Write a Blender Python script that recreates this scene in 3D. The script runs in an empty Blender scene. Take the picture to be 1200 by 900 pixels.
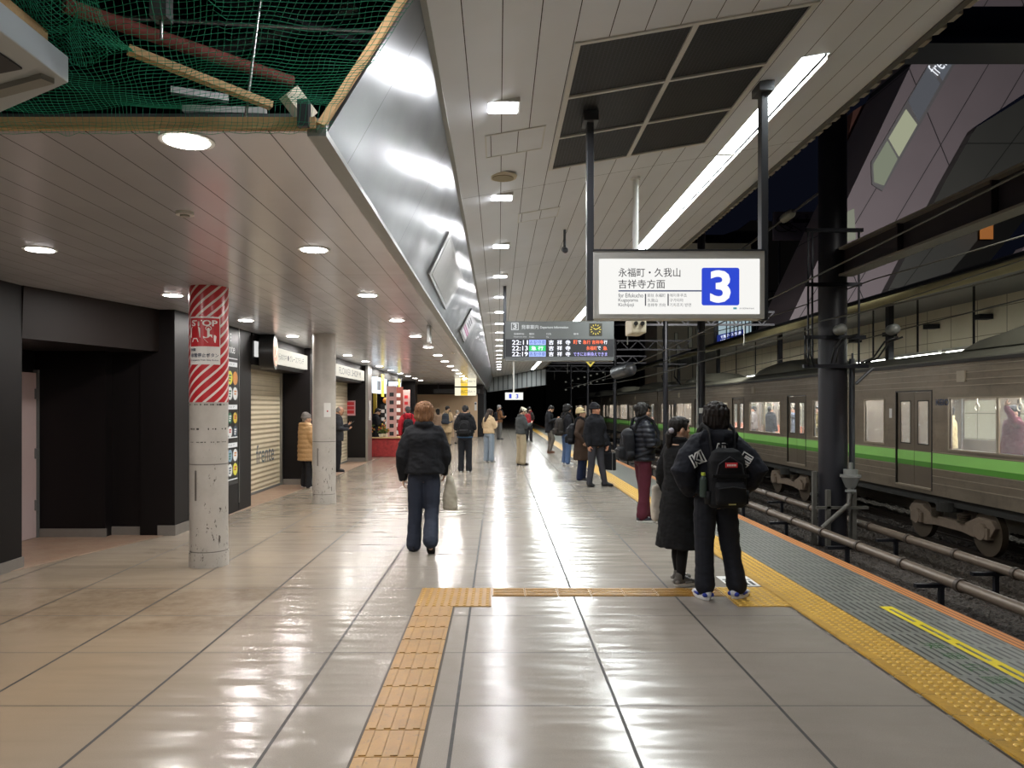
import bpy, bmesh, math, random
from mathutils import Vector, Matrix, Euler, noise
from mathutils.bvhtree import BVHTree
random.seed(7)
SC = bpy.context.scene
COL = SC.collection
PI = math.pi
# ---------------------------------------------------------------- camera, world, exposure
F, EYE, VX, VY = 890.0, 1.65, 584.0, 477.0       # focal length in pixels (1200 wide), eye height, vanishing point
cam_d = bpy.data.cameras.new('camera'); cam = bpy.data.objects.new('camera', cam_d); COL.objects.link(cam)
cam_d.sensor_width = 36.0; cam_d.lens = 36.0 * F / 1200.0
cam_d.shift_x = (600 - VX) / 1200.0; cam_d.shift_y = -(450 - VY) / 1200.0
cam_d.clip_start = 0.05; cam_d.clip_end = 400
cam.location = (0, 0, EYE); cam.rotation_euler = (PI / 2, 0, 0)
SC.camera = cam
w = bpy.data.worlds.new('night_sky'); SC.world = w; w.use_nodes = True
bg = w.node_tree.nodes['Background']; bg.inputs[0].default_value = (0.010, 0.012, 0.024, 1); bg.inputs[1].default_value = 0.22
SC.view_settings.view_transform = 'Standard'; SC.view_settings.look = 'None'
SC.view_settings.gamma = 1; SC.view_settings.use_curve_mapping = False
SC.view_settings.exposure = 0.2
SC.cycles.use_denoising = True
SC.cycles.max_bounces = 7; SC.cycles.diffuse_bounces = 4; SC.cycles.glossy_bounces = 4
SC.cycles.transmission_bounces = 4; SC.cycles.transparent_max_bounces = 8
SC.cycles.sample_clamp_indirect = 6.0
SC.cycles.caustics_reflective = False; SC.cycles.caustics_refractive = False
L_DOWN, L_SQ, L_STRIP, L_TRAIN, L_FAR = 270.0, 155.0, 54.0, 26.0, 60.0   # lamp strengths

def fill_spot(name, loc, aim, energy, ang, col=(1, .97, .9)):
    d = bpy.data.lights.new(name, 'SPOT'); d.energy = energy; d.spot_size = math.radians(ang); d.spot_blend = .6; d.shadow_soft_size = .4; d.color = col
    o = bpy.data.objects.new(name, d); COL.objects.link(o); o.location = loc
    o.rotation_euler = (Vector(aim) - Vector(loc)).to_track_quat('-Z', 'Y').to_euler()
fill_spot('building_fill', (12.5, 16, 7.0), (19, 33, 9), 5500, 100)        # unseen spot added to brighten the station building
fill_spot('apartment_fill', (10.0, 45, 7.0), (16, 72, 8), 1500, 100)  # extra spot with no real source, lifts the apartment blocks
fill_spot('train_fill', (7.2, 10.5, 4.9), (8.4, 14.5, .6), 300, 115)  # invented spot put in to lift the dark near train side
fill_spot('train_fill_far', (7.2, 26, 4.9), (8.4, 31, .6), 700, 125)       # added fill without a fitting, brightens the farther cars and track
# ---------------------------------------------------------------- helpers
def lin(c):
    if isinstance(c, str):
        c = [int(c[i:i + 2], 16) / 255 for i in (0, 2, 4)]
    return tuple((v / 12.92 if v <= 0.04045 else ((v + 0.055) / 1.055) ** 2.4) for v in c[:3]) + (1,)

class NT:
    """small wrapper to write node materials tersely"""
    def __init__(s, name):
        s.m = bpy.data.materials.new(name); s.m.use_nodes = True; s.t = s.m.node_tree
        s.b = s.t.nodes['Principled BSDF']; s._p = None
    def n(s, typ, **kw):
        nd = s.t.nodes.new(typ)
        for k, v in kw.items(): setattr(nd, k, v)
        return nd
    def put(s, sock, v):
        if isinstance(v, bpy.types.NodeSocket): s.t.links.new(v, sock)
        else: sock.default_value = v
    def math(s, op, a, b=0.0, c=0.0):
        nd = s.n('ShaderNodeMath', operation=op)
        s.put(nd.inputs[0], a); s.put(nd.inputs[1], b); s.put(nd.inputs[2], c)
        return nd.outputs[0]
    def xyz(s):
        if s._p is None:
            g = s.n('ShaderNodeTexCoord'); s._c = g.outputs['Object']
            q = s.n('ShaderNodeSeparateXYZ'); s.t.links.new(s._c, q.inputs[0]); s._p = q.outputs
        return s._p
    def coord(s): s.xyz(); return s._c
    def lines(s, ax, x0, sp, wd, soft=0):
        v = s.xyz()[ax] if isinstance(ax, int) else ax
        a = s.math('MULTIPLY_ADD', v, 1 / sp, 0.5 - x0 / sp)
        d = s.math('ABSOLUTE', s.math('SUBTRACT', s.math('FRACT', a), 0.5))
        return s.math('LESS_THAN', d, wd / 2 / sp)
    def noise(s, scale, detail=3, rough=0.5, stretch=None, vec=None):
        nd = s.n('ShaderNodeTexNoise'); nd.inputs['Scale'].default_value = scale
        nd.inputs['Detail'].default_value = detail; nd.inputs['Roughness'].default_value = rough
        src = vec or s.coord()
        if stretch:
            mp = s.n('ShaderNodeMapping'); mp.inputs['Scale'].default_value = stretch
            s.t.links.new(src, mp.inputs[0]); src = mp.outputs[0]
        s.t.links.new(src, nd.inputs['Vector'])
        return nd.outputs[0]
    def mix(s, f, a, b):
        nd = s.n('ShaderNodeMix', data_type='RGBA')
        s.put(nd.inputs[0], f); s.put(nd.inputs[6], a); s.put(nd.inputs[7], b)
        return nd.outputs[2]
    def ramp(s, f, a, b, lo=0.0, hi=1.0):
        nd = s.n('ShaderNodeMapRange'); nd.inputs[1].default_value = lo; nd.inputs[2].default_value = hi
        nd.inputs[3].default_value = a; nd.inputs[4].default_value = b; s.put(nd.inputs[0], f)
        return nd.outputs[0]
    def bump(s, h, strength=0.3, dist=0.01):
        nd = s.n('ShaderNodeBump'); nd.inputs['Strength'].default_value = strength
        nd.inputs['Distance'].default_value = dist; s.put(nd.inputs['Height'], h)
        s.t.links.new(nd.outputs[0], s.b.inputs['Normal'])
    def set(s, col=None, rough=None, metal=None, spec=None, emit=None, es=None):
        if col is not None: s.put(s.b.inputs['Base Color'], col)
        if rough is not None: s.put(s.b.inputs['Roughness'], rough)
        if metal is not None: s.put(s.b.inputs['Metallic'], metal)
        if spec is not None: s.put(s.b.inputs['Specular IOR Level'], spec)
        if emit is not None: s.put(s.b.inputs['Emission Color'], emit)
        if es is not None: s.put(s.b.inputs['Emission Strength'], es)
        return s

def simple(name, col, rough=0.6, metal=0.0, var=0.12, sc=6.0, bump=0.0, bsc=60.0, stretch=None, spec=None):
    t = NT(name); c = lin(col)
    lo = tuple(v * (1 - var) for v in c[:3]) + (1,); hi = tuple(min(1, v * (1 + var)) for v in c[:3]) + (1,)
    t.set(t.mix(t.noise(sc, 4, 0.6, stretch), lo, hi), rough, metal, spec)
    if bump: t.bump(t.noise(bsc, 3, 0.6, stretch), bump, 0.004)
    return t.m
def glow(name, col, strength, smp=0):
    t = NT(name); c = lin(col); t.set((0.02, 0.02, 0.02, 1), 0.6, emit=c, es=strength); t.m.cycles.emission_sampling = 'NONE' if smp == 0 else 'AUTO'; return t.m

def link(o, parent=None):
    COL.objects.link(o)
    if parent is not None: o.parent = parent
    return o
def tag(o, label=None, cat=None, group=None, kind=None):
    if label: o['label'] = label
    if cat: o['category'] = cat
    if group: o['group'] = group
    if kind: o['kind'] = kind
    return o
def empty(name, loc=(0, 0, 0), label=None, cat=None, group=None, rz=0.0, scale=1.0):
    o = bpy.data.objects.new(name, None); o.location = loc; o.rotation_euler = (0, 0, rz)
    o.scale = (scale,) * 3; o.empty_display_size = 0.1
    link(o); return tag(o, label, cat, group)
def orig(o):
    v = Vector((0, 0, 0))
    while o is not None: v += o.location; o = o.parent
    return v
def copy_tree(o, parent=None):
    c = o.copy(); COL.objects.link(c)
    if parent is not None: c.parent = parent
    for ch in list(o.children): copy_tree(ch, c)
    return c

def frame_of(d, up=Vector((0, 0, 1))):
    d = d.normalized()
    if abs(d.dot(up)) > 0.97: up = Vector((0, 1, 0))
    x = up.cross(d).normalized(); y = d.cross(x)
    return x, y
class MB:
    def __init__(s): s.v = []; s.f = []
    def add(s, vs, fs):
        b = len(s.v); s.v += [tuple(v) for v in vs]; s.f += [tuple(i + b for i in f) for f in fs]; return s
    def box(s, x0, x1, y0, y1, z0, z1):
        if x0 > x1: x0, x1 = x1, x0
        if y0 > y1: y0, y1 = y1, y0
        if z0 > z1: z0, z1 = z1, z0
        vs = [(x, y, z) for z in (z0, z1) for y in (y0, y1) for x in (x0, x1)]
        return s.add(vs, [(0, 2, 3, 1), (4, 5, 7, 6), (0, 1, 5, 4), (2, 6, 7, 3), (0, 4, 6, 2), (1, 3, 7, 5)])
    def hexa(s, p):   # 8 corners: bottom 4 ccw, top 4 ccw
        return s.add(p, [(3, 2, 1, 0), (4, 5, 6, 7), (0, 1, 5, 4), (1, 2, 6, 5), (2, 3, 7, 6), (3, 0, 4, 7)])
    def prism(s, pts, axis, a, b):   # polygon in the two other axes swept along axis from a to b
        def mk(p, t):
            return {0: (t, p[0], p[1]), 1: (p[0], t, p[1]), 2: (p[0], p[1], t)}[axis]
        n = len(pts); vs = [mk(p, a) for p in pts] + [mk(p, b) for p in pts]
        fs = [tuple(range(n - 1, -1, -1)), tuple(range(n, 2 * n))] + [(i, (i + 1) % n, n + (i + 1) % n, n + i) for i in range(n)]
        return s.add(vs, fs)
    def bar(s, p0, p1, wd, ht, up=Vector((0, 0, 1))):
        p0, p1 = Vector(p0), Vector(p1); x, y = frame_of(p1 - p0, up); x = x * wd / 2; y = y * ht / 2
        vs = [p - x - y for p in (p0, p1)] + [p + x - y for p in (p0, p1)] + [p + x + y for p in (p0, p1)] + [p - x + y for p in (p0, p1)]
        return s.add(vs, [(0, 1, 3, 2), (2, 3, 5, 4), (4, 5, 7, 6), (6, 7, 1, 0), (0, 2, 4, 6), (7, 5, 3, 1)])
    def tube(s, pts, rad, n=12, cap=True, up=Vector((0, 0, 1)), ry=None):
        pts = [Vector(p) for p in pts]
        if not isinstance(rad, list): rad = [rad] * len(pts)
        rr = [(r, r) if not isinstance(r, tuple) else r for r in rad]
        P, R, D = [], [], []
        for i, p in enumerate(pts):
            d = (pts[min(i + 1, len(pts) - 1)] - pts[max(i - 1, 0)]).normalized(); P.append(p); R.append(rr[i]); D.append(d)
        if cap == 'round':
            for e, sg in ((0, -1), (-1, 1)):
                p, r, d = P[e], R[e], D[e]; m = min(r)
                ex = [(p + d * sg * m * k, (r[0] * q, r[1] * q)) for k, q in ((0.5, 0.86), (0.86, 0.5), (0.97, 0.18))]
                if e == 0: P[0:0] = [q[0] for q in reversed(ex)]; R[0:0] = [q[1] for q in reversed(ex)]; D[0:0] = [d] * 3
                else: P += [q[0] for q in ex]; R += [q[1] for q in ex]; D += [d] * 3
        vs, fs = [], []; px = None
        for p, r, d in zip(P, R, D):
            if px is None: x, y = frame_of(d, up)
            else: x = (px - d * px.dot(d)).normalized(); y = d.cross(x)
            px = x
            for k in range(n):
                a = 2 * PI * k / n; vs.append(p + x * math.cos(a) * r[0] + y * math.sin(a) * r[1])
        m = len(P)
        for i in range(m - 1):
            for k in range(n):
                k2 = (k + 1) % n; fs.append((i * n + k, i * n + k2, (i + 1) * n + k2, (i + 1) * n + k))
        if cap: fs += [tuple(range(n - 1, -1, -1)), tuple((m - 1) * n + k for k in range(n))]
        return s.add(vs, fs)
    def cyl(s, p, r, z0, z1, n=32, r2=None):
        r2 = r if r2 is None else r2
        vs = [(p[0] + r * math.cos(2 * PI * k / n), p[1] + r * math.sin(2 * PI * k / n), z0) for k in range(n)]
        vs += [(p[0] + r2 * math.cos(2 * PI * k / n), p[1] + r2 * math.sin(2 * PI * k / n), z1) for k in range(n)]
        return s.add(vs, [tuple(range(n - 1, -1, -1)), tuple(range(n, 2 * n))] + [(k, (k + 1) % n, n + (k + 1) % n, n + k) for k in range(n)])
    def loft(s, rings, n=20, pw=1.0):   # rings: (z, cx, cy, rx, ry)
        vs = []
        for z, cx, cy, rx, ry in rings:
            for k in range(n):
                a = 2 * PI * k / n; c, q = math.cos(a), math.sin(a)
                c = math.copysign(abs(c) ** pw, c); q = math.copysign(abs(q) ** pw, q)
                vs.append((cx + rx * c, cy + ry * q, z))
        m = len(rings)
        fs = [tuple(range(n - 1, -1, -1)), tuple((m - 1) * n + k for k in range(n))]
        fs += [(i * n + k, i * n + (k + 1) % n, (i + 1) * n + (k + 1) % n, (i + 1) * n + k) for i in range(m - 1) for k in range(n)]
        return s.add(vs, fs)
    def ball(s, c, r, n=14, M=None):
        if not isinstance(r, (tuple, list)): r = (r, r, r)
        vs = [(0, 0, -1)]; m = n // 2
        for i in range(1, m):
            t = -PI / 2 + PI * i / m
            vs += [(math.cos(t) * math.cos(2 * PI * k / n), math.cos(t) * math.sin(2 * PI * k / n), math.sin(t)) for k in range(n)]
        vs.append((0, 0, 1)); e = len(vs) - 1
        fs = [(0, 1 + (k + 1) % n, 1 + k) for k in range(n)]
        fs += [(1 + i * n + k, 1 + i * n + (k + 1) % n, 1 + (i + 1) * n + (k + 1) % n, 1 + (i + 1) * n + k) for i in range(m - 2) for k in range(n)]
        b = 1 + (m - 2) * n; fs += [(b + k, b + (k + 1) % n, e) for k in range(n)]
        out = []
        for v in vs:
            q = Vector((v[0] * r[0], v[1] * r[1], v[2] * r[2]))
            if M is not None: q = M @ q
            out.append(q + Vector(c))
        return s.add(out, fs)
    def xf(s, M):
        s.v = [tuple(M @ Vector(v)) for v in s.v]; return s
    def build(s, name, mat, parent=None, local=False, smooth=False, bevel=0.0, seg=2):
        off = Vector((0, 0, 0)) if (local or parent is None) else orig(parent)
        me = bpy.data.meshes.new(name)
        me.from_pydata([tuple(Vector(v) - off) for v in s.v], [], s.f)
        if mat is not None: me.materials.append(mat)
        if smooth: me.shade_smooth()
        if smooth == 'auto':
            me.set_sharp_from_angle(angle=math.radians(40))
        o = bpy.data.objects.new(name, me); link(o, parent)
        if bevel:
            b = o.modifiers.new('bevel', 'BEVEL'); b.width = bevel; b.segments = seg; b.limit_method = 'ANGLE'
        return o
    def blob(s, name, mat, parent, voxel=0.01, it=3, disp=None):
        """one continuous skin grown over all the pieces, smoothed"""
        me = bpy.data.meshes.new('t'); me.from_pydata(s.v, [], s.f)
        o = bpy.data.objects.new('t', me); TMP.objects.link(o)
        r = o.modifiers.new('r', 'REMESH'); r.mode = 'VOXEL'; r.voxel_size = voxel
        q = o.modifiers.new('s', 'SMOOTH'); q.iterations = it; q.factor = 0.6
        vl = TMPS.view_layers[0]; vl.update(); dg = vl.depsgraph; dg.update()
        m2 = bpy.data.meshes.new_from_object(o.evaluated_get(dg), depsgraph=dg)
        bpy.data.objects.remove(o); bpy.data.meshes.remove(me)
        if disp:
            nn = [v.normal.copy() for v in m2.vertices]; flat = []
            for v, n_ in zip(m2.vertices, nn): flat += (v.co + n_ * disp(v.co))[:]
            m2.vertices.foreach_set('co', flat); m2.update()
        m2.name = name; m2.materials.clear(); m2.materials.append(mat); m2.shade_smooth()
        ob = bpy.data.objects.new(name, m2); link(ob, parent); return ob
TMPS = bpy.data.scenes.new('work'); TMP = TMPS.collection

def box(name, b, mat, parent=None, **k): return MB().box(*b).build(name, mat, parent, **k)
def struct(o): o['kind'] = 'structure'; return o
def G(px, py): Y = EYE * F / (py - VY); return ((px - VX) / F * Y, Y)          # floor point seen at a pixel
def Z(py, Y): return EYE - (py - VY) / F * Y
def XX(px, Y): return (px - VX) / F * Y

_tc = {}
def text_mesh(body, w=None, h=None, bold=0.0, align='CENTER', extrude=0.0015, space=1.0):
    cu = bpy.data.curves.new('t', 'FONT'); cu.body = body; cu.size = 1; cu.align_x = 'LEFT'
    cu.offset = bold; cu.extrude = 0.0; cu.resolution_u = 3; cu.space_character = space; cu.space_line = 1.0
    o = bpy.data.objects.new('t', cu); TMP.objects.link(o)
    vl = TMPS.view_layers[0]; vl.update(); dg = vl.depsgraph; dg.update()
    me = bpy.data.meshes.new_from_object(o.evaluated_get(dg), depsgraph=dg)
    bpy.data.objects.remove(o); bpy.data.curves.remove(cu)
    xs = [v.co.x for v in me.vertices] or [0, 1]; ys = [v.co.y for v in me.vertices] or [0, 1]
    x0, x1, y0, y1 = min(xs), max(xs), min(ys), max(ys)
    sx = (w / (x1 - x0)) if w else None; sy = (h / (y1 - y0)) if h else None
    sx = sx or sy; sy = sy or sx
    ax = {'CENTER': (x0 + x1) / 2, 'LEFT': x0, 'RIGHT': x1}[align]
    for v in me.vertices: v.co = ((v.co.x - ax) * sx, (v.co.y - (y0 + y1) / 2) * sy, 0)
    return me
AX = {'-Y': Matrix(((1, 0, 0), (0, 0, -1), (0, 1, 0))), '+X': Matrix(((0, 0, 1), (1, 0, 0), (0, 1, 0))),
      '-X': Matrix(((0, 0, -1), (-1, 0, 0), (0, 1, 0))), '+Z': Matrix(((1, 0, 0), (0, 1, 0), (0, 0, 1)))}
def text(name, body, mat, parent, at, face='-Y', w=None, h=None, bold=0.0, align='CENTER', space=1.0, fn=None, local=False, rot=None):
    me = text_mesh(body, w, h, bold, align, space=space); M = AX[face]; at = Vector(at)
    if rot is not None: M = M @ Matrix.Rotation(rot, 3, 'Z')
    off = Vector((0, 0, 0)) if (local or parent is None) else orig(parent)
    for v in me.vertices:
        q = M @ v.co + at
        if fn: q = fn(q)
        v.co = q - off
    me.materials.clear(); me.materials.append(mat); me.name = name
    o = bpy.data.objects.new(name, me); link(o, parent); return o
def lamp(parent, at, sx_, sy_, L, col='ffffff', disk=False):
    """the light a fitting gives: an area lamp filling its lens, radiance L"""
    d = bpy.data.lights.new('lamp', 'AREA'); d.shape = 'DISK' if disk else 'RECTANGLE'; d.size = sx_
    if not disk: d.size_y = sy_
    A = PI * sx_ * sx_ / 4 if disk else sx_ * sy_
    d.energy = L * PI * A; d.color = lin(col)[:3]
    o = bpy.data.objects.new('lamp', d); COL.objects.link(o); o.parent = parent; o.location = Vector(at) - orig(parent); return o
ORD = ['first', 'second', 'third', 'fourth', 'fifth', 'sixth', 'seventh', 'eighth', 'ninth', 'tenth', 'eleventh', 'twelfth', 'thirteenth', 'fourteenth', 'fifteenth', 'sixteenth', 'seventeenth', 'eighteenth', 'nineteenth', 'twentieth', 'twenty-first', 'twenty-second', 'twenty-third', 'twenty-fourth']

# ---------------------------------------------------------------- materials
def mat_floor():
    t = NT('terrazzo_paving')
    big = t.noise(0.55, 3, 0.55); mid = t.noise(5, 5, 0.65); fine = t.noise(170, 2, 0.7)
    c = t.mix(t.ramp(big, 0, 1, 0.35, 0.65), lin('968e84'), lin('8a8379'))
    c = t.mix(t.ramp(mid, 0, 0.3, 0.3, 0.8), c, lin('7f786b'))
    c = t.mix(t.ramp(fine, 0, 0.55, 0.45, 0.8), c, lin('736e64'))
    x, y, z = t.xyz()[0], t.xyz()[1], t.xyz()[2]
    # worn dark patches on the left paving
    n = t.noise(1.3, 5, 0.65)
    def band(v, a, b, s):
        return t.math('MULTIPLY', t.ramp(v, 0, 1, a - s, a + s), t.ramp(v, 1, 0, b - s, b + s))
    st = t.math('MULTIPLY', band(x, -4.2, -1.9, .3), band(y, 5.55, 6.98, .12))
    st = t.math('MULTIPLY', st, t.ramp(n, 0, 1, .36, .50))
    st = t.math('MULTIPLY', st, t.ramp(t.noise(9, 4, 0.7), .35, 1, .3, .6))
    c = t.mix(t.math('MULTIPLY', st, .9), c, lin('4d4846'))
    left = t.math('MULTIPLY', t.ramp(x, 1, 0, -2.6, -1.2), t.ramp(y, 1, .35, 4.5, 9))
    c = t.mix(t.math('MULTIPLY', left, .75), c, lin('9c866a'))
    m1 = t.lines(0, -.23, .887, .018); m2 = t.lines(1, 4.195, .907, .009)
    j = t.math('MAXIMUM', m1, m2)
    c = t.mix(t.math('MULTIPLY', j, .95), c, lin('2c2a27'))
    wav = t.noise(1.0, 1.5, .5, (1.3, 5.5, 1)); sm = t.noise(26, 2, .5)
    h = t.math('ADD', t.math('MULTIPLY', wav, 1.0), t.math('MULTIPLY', sm, .03))
    h = t.math('SUBTRACT', h, t.math('MULTIPLY', j, .12))
    t.bump(h, 0.9, 0.012)
    ro = t.ramp(t.noise(1.2, 3, .5), .17, .235, .3, .7)
    ro = t.math('ADD', ro, t.math('MULTIPLY', j, .4))
    t.set(c, ro, spec=.34)
    return t.m
def mat_panels(name, col, xl, yl, rough, metal, tint=None, dirt=.1, jc='2a2927', bs=.0, jw=.006, slope=0.0):
    t = NT(name); c = lin(col)
    c = t.mix(t.ramp(t.noise(.8, 4, .6), 0, dirt, .35, .7), c, lin(tint or '9a948a'))
    j = t.math('MAXIMUM', t.lines(0, xl[0], xl[1], jw), t.lines(1, yl[0], yl[1], jw))
    c = t.mix(j, c, lin(jc))
    t.set(c, t.math('ADD', t.ramp(t.noise(2.5, 3, .5), rough - .03, rough + .05, .3, .7), t.math('MULTIPLY', j, .4)), t.math('MULTIPLY', t.math('SUBTRACT', 1, j), metal))
    pid = t.math('FRACT', t.math('MULTIPLY_ADD', t.xyz()[0], 1 / xl[1], 0.5 - xl[0] / xl[1]))
    h = t.math('SUBTRACT', t.math('MULTIPLY', t.noise(1.6, 2, .5), bs), t.math('MULTIPLY', j, .5))
    t.bump(h, .3, .01)
    return t.m
M = {}
M['floor'] = mat_floor()
M['low_ceiling'] = mat_panels('aluminium_soffit', 'dfe0e8', (-.834, .2075), (7.18, 3.97), .20, .35, bs=.25)
M['high_ceiling'] = mat_panels('painted_canopy_panels', 'e4e8ee', (.025, .2285), (7.97, 4.56), .42, .15, dirt=.12)
M['black'] = simple('black_wall_panel', '0f0b0c', .5, 0, .12, 3, spec=.25)
M['brown'] = simple('brown_black_panel', '191210', .55, 0, .12, 3, spec=.28)
M['darkmetal'] = simple('dark_steel', '23242a', .4, .5, .2, 5)
M['grey'] = simple('grey_enamel', '8f918c', .4, .2, .08, 4)
M['midgrey'] = simple('mid_grey_enamel', '6a6d6c', .4, .2, .08, 4)
M['charcoal'] = simple('charcoal_enamel', '45474b', .4, .3, .1, 4)
M['steel'] = simple('stainless_steel', 'a8a8a6', .3, .9, .06, 2, stretch=(1, 1, 14))
M['white'] = simple('white_enamel', 'd8d8d4', .45, 0, .04, 4)
M['cream'] = simple('cream_plastic', 'd6cdb4', .5, 0, .05, 4)
M['base'] = simple('grey_base_stone', '77726c', .5, 0, .15, 12)
M['wood'] = simple('pine_timber', 'c9a676', .7, 0, .25, 9, .3, 40, (1, 12, 12))
M['rust'] = simple('rust_red_pipe', '82433a', .7, .1, .25, 9)
M['green_net'] = simple('green_netting', '2a9a76', .7, 0, .2, 3)
M['sticker_red'] = simple('red_vinyl', 'b8232b', .4, 0, .04)
M['vinyl_white'] = simple('white_vinyl', 'dcdad6', .4, 0, .03)
M['vinyl_black'] = simple('black_vinyl', '161616', .4, 0, .05)
M['vinyl_navy'] = simple('navy_print', '2f3b57', .5, 0, .05)
M['print_grey'] = simple('grey_print', '4a4a50', .5, 0, .05)
M['blue_sign'] = None
# ================================================================ THE SETTING
EDGE = 3.70
# floor
fl = MB().box(-9, 2.40, -10, 120, -.25, 0).build('floor', M['floor']); struct(fl)
t = NT('grooved_edge_paving'); x, y, z = t.xyz()
slot = t.math('MULTIPLY', t.lines(0, 2.80, .056, .020), t.math('SUBTRACT', 1, t.lines(1, .15, .30, .05)))
jj = t.math('MAXIMUM', t.lines(0, 2.775, .30, .006), t.lines(1, .15, .30, .006))
c = t.mix(t.ramp(t.noise(7, 4, .6), 0, 1, .3, .7), lin('6f716b'), lin('82827a'))
c = t.mix(t.math('MAXIMUM', slot, t.math('MULTIPLY', jj, .6)), c, lin('2c2d2b'))
t.set(c, .33); t.bump(t.math('MULTIPLY', slot, -1), .4, .005); M['grooved'] = t.m
struct(box('floor_platform_edge', (2.40, EDGE - .14, -10, 120, -.25, -.001), M['grooved']))
t = NT('orange_nosing'); c = t.mix(t.noise(9, 4), lin('b9743c'), lin('c98649'))
c = t.mix(t.lines(0, EDGE - .14, .045, .014), c, lin('6b4226')); t.set(c, .5); M['nosing'] = t.m
struct(MB().box(EDGE - .14, EDGE, -10, 120, -.12, .0).build('trim_1', M['nosing']))
struct(box('wall_platform_face', (EDGE - .35, EDGE - .02, -3, 120, -1.3, -.12), simple('concrete_dark', '4a4844', .9, 0, .2, 5)))
# entrance brick paving on the left
t = NT('brick_paving')
br = t.n('ShaderNodeTexBrick'); br.inputs['Scale'].default_value = 5.0; br.inputs['Color1'].default_value = lin('9a7c66')
br.inputs['Color2'].default_value = lin('8a6f5e'); br.inputs['Mortar'].default_value = lin('6f5f52'); br.inputs['Mortar Size'].default_value = .012
t.t.links.new(t.coord(), br.inputs[0]); t.set(t.mix(t.ramp(t.noise(4, 4), 0, .5, .3, .7), br.outputs[0], lin('a08f7c')), .42); M['brick'] = t.m
pts = [(-9, 7.2), (-4.93, 7.45), (-4.18, 10.15), (-4.05, 12.5), (-3.9, 16.1), (-3.9, 24), (-9, 24)]
struct(MB().prism(pts, 2, -.01, .004).build('floor_entrance', M['brick']))
# low ceiling on the left, opening at its near end
LC = 2.90
low = MB()
low.box(-9, -.775, 3.445, 46, LC, LC + .06).box(-9, -.43, -10, .3, LC, LC + .06)
struct(low.build('ceiling_low', M['low_ceiling']))
# upper canopy ceiling: slopes up to the right
SL = .172
def zc(x): return 3.9 + SL * x
def canopy(y0, y1, x0, x1, th=.06):
    return MB().hexa([(x0, y0, zc(x0)), (x1, y0, zc(x1)), (x1, y1, zc(x1)), (x0, y1, zc(x0)),
                      (x0, y0, zc(x0) + th), (x1, y0, zc(x1) + th), (x1, y1, zc(x1) + th), (x0, y1, zc(x0) + th)])
CX = 3.22
VXa, VXb, VYa, VYb = .51, 2.04, 4.88, 7.46
SX0, SX1 = 2.30, 2.51
cc = MB()
for (y0, y1, x0, x1) in ((-10, VYa, -.43, SX0), (VYb, 56, -.43, SX0), (VYa, VYb, -.43, VXa), (VYa, VYb, VXb, SX0), (-10, 5.75, SX0, SX1), (-10, 56, SX1, CX)):
    q = canopy(y0, y1, x0, x1); cc.add(q.v, q.f)
struct(cc.build('ceiling_canopy', M['high_ceiling']))
# corrugated roof sheet above it, teeth seen along the free edge
t_ = MB(); yy = 0.0
prof = []
k = 0
while yy < 56:
    za = zc(CX) + .08 + (.09 if k % 2 else 0.0)
    prof.append((yy, za)); yy += .10; prof.append((yy, za)); k += 1
vs, fs = [], []
for (a, b) in prof:
    vs += [(CX + .20, a, b + .02), (CX - .9, a, b - .9 * SL + .02)]
for i in range(len(prof) - 1): fs.append((2 * i, 2 * i + 2, 2 * i + 3, 2 * i + 1))
rf = MB().add(vs, fs).build('ceiling_roof_sheet', simple('galvanised_sheet', 'a8a396', .6, .2, .2, 4))
sd = rf.modifiers.new('s', 'SOLIDIFY'); sd.thickness = .012; struct(rf)
struct(MB().box(CX - .02, CX + .03, -2, 56, zc(CX) - .02, zc(CX) + .10).build('trim_2', simple('edge_angle', '5c5a54', .5, .3)))
# black closed deck over everything so the sky does not light the rooms
struct(MB().hexa([(-9, 3.6, 4.2), (-.3, 3.6, 4.2), (-.3, 50, 4.2), (-9, 50, 4.2), (-9, 3.6, 4.3), (-.3, 3.6, 4.3), (-.3, 50, 4.3), (-9, 50, 4.3)]).build('ceiling_deck', M['brown']))
struct(box('ceiling_void_deck', (-9, -.2, -3, 3.6, 4.7, 4.8), M['charcoal']))
# slanted polished fascia between the two ceilings
t = NT('polished_fascia'); x, y, z = t.xyz()
j = t.lines(t.math('SUBTRACT', y, t.math('MULTIPLY', z, .47)), 2.54, 1.97, .008)
t.set(t.mix(j, t.mix(t.noise(1.5, 3), lin('85888a'), lin('76797b')), lin('1d1d1d')), t.ramp(t.noise(2.2, 3, .5), .285, .36, .3, .7), t.math('SUBTRACT', .92, j))
t.bump(t.noise(1.0, 1, .4, (1, .8, 2.0)), .4, .05); M['fascia'] = t.m
xa, xb, za, zb = -.775, -.415, LC, zc(-.415)
ya, yb = 3.45, 3.93
struct(MB().add([(xa, ya, za), (xb, yb, zb), (xb, 56, zb), (xa, 56, za), (xa - .04, ya, za), (xb - .04, yb, zb), (xb - .04, 56, zb), (xa - .04, 56, za)],
     [(0, 1, 2, 3), (7, 6, 5, 4), (0, 4, 5, 1), (3, 2, 6, 7), (0, 3, 7, 4), (1, 5, 6, 2)]).build('wall_fascia', M['fascia']))
struct(MB().box(-.86, -.775, 3.42, 56, LC - .03, LC + .02).build('trim_3', M['grey']))
struct(MB().hexa([(xb - .01, -2, zb - .01), (xb + .03, -2, zb - .01), (xb + .03, 56, zb - .01), (xb - .01, 56, zb - .01), (xb - .01, -2, zb + .05), (xb + .03, -2, zb + .05), (xb + .03, 56, zb + .05), (xb - .01, 56, zb + .05)]).build('trim_4', M['grey']))
struct(MB().box(xb - .03, xb - .01, -3, 3.93, zb - .02, 4.75).build('wall_void', M['charcoal']))

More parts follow.
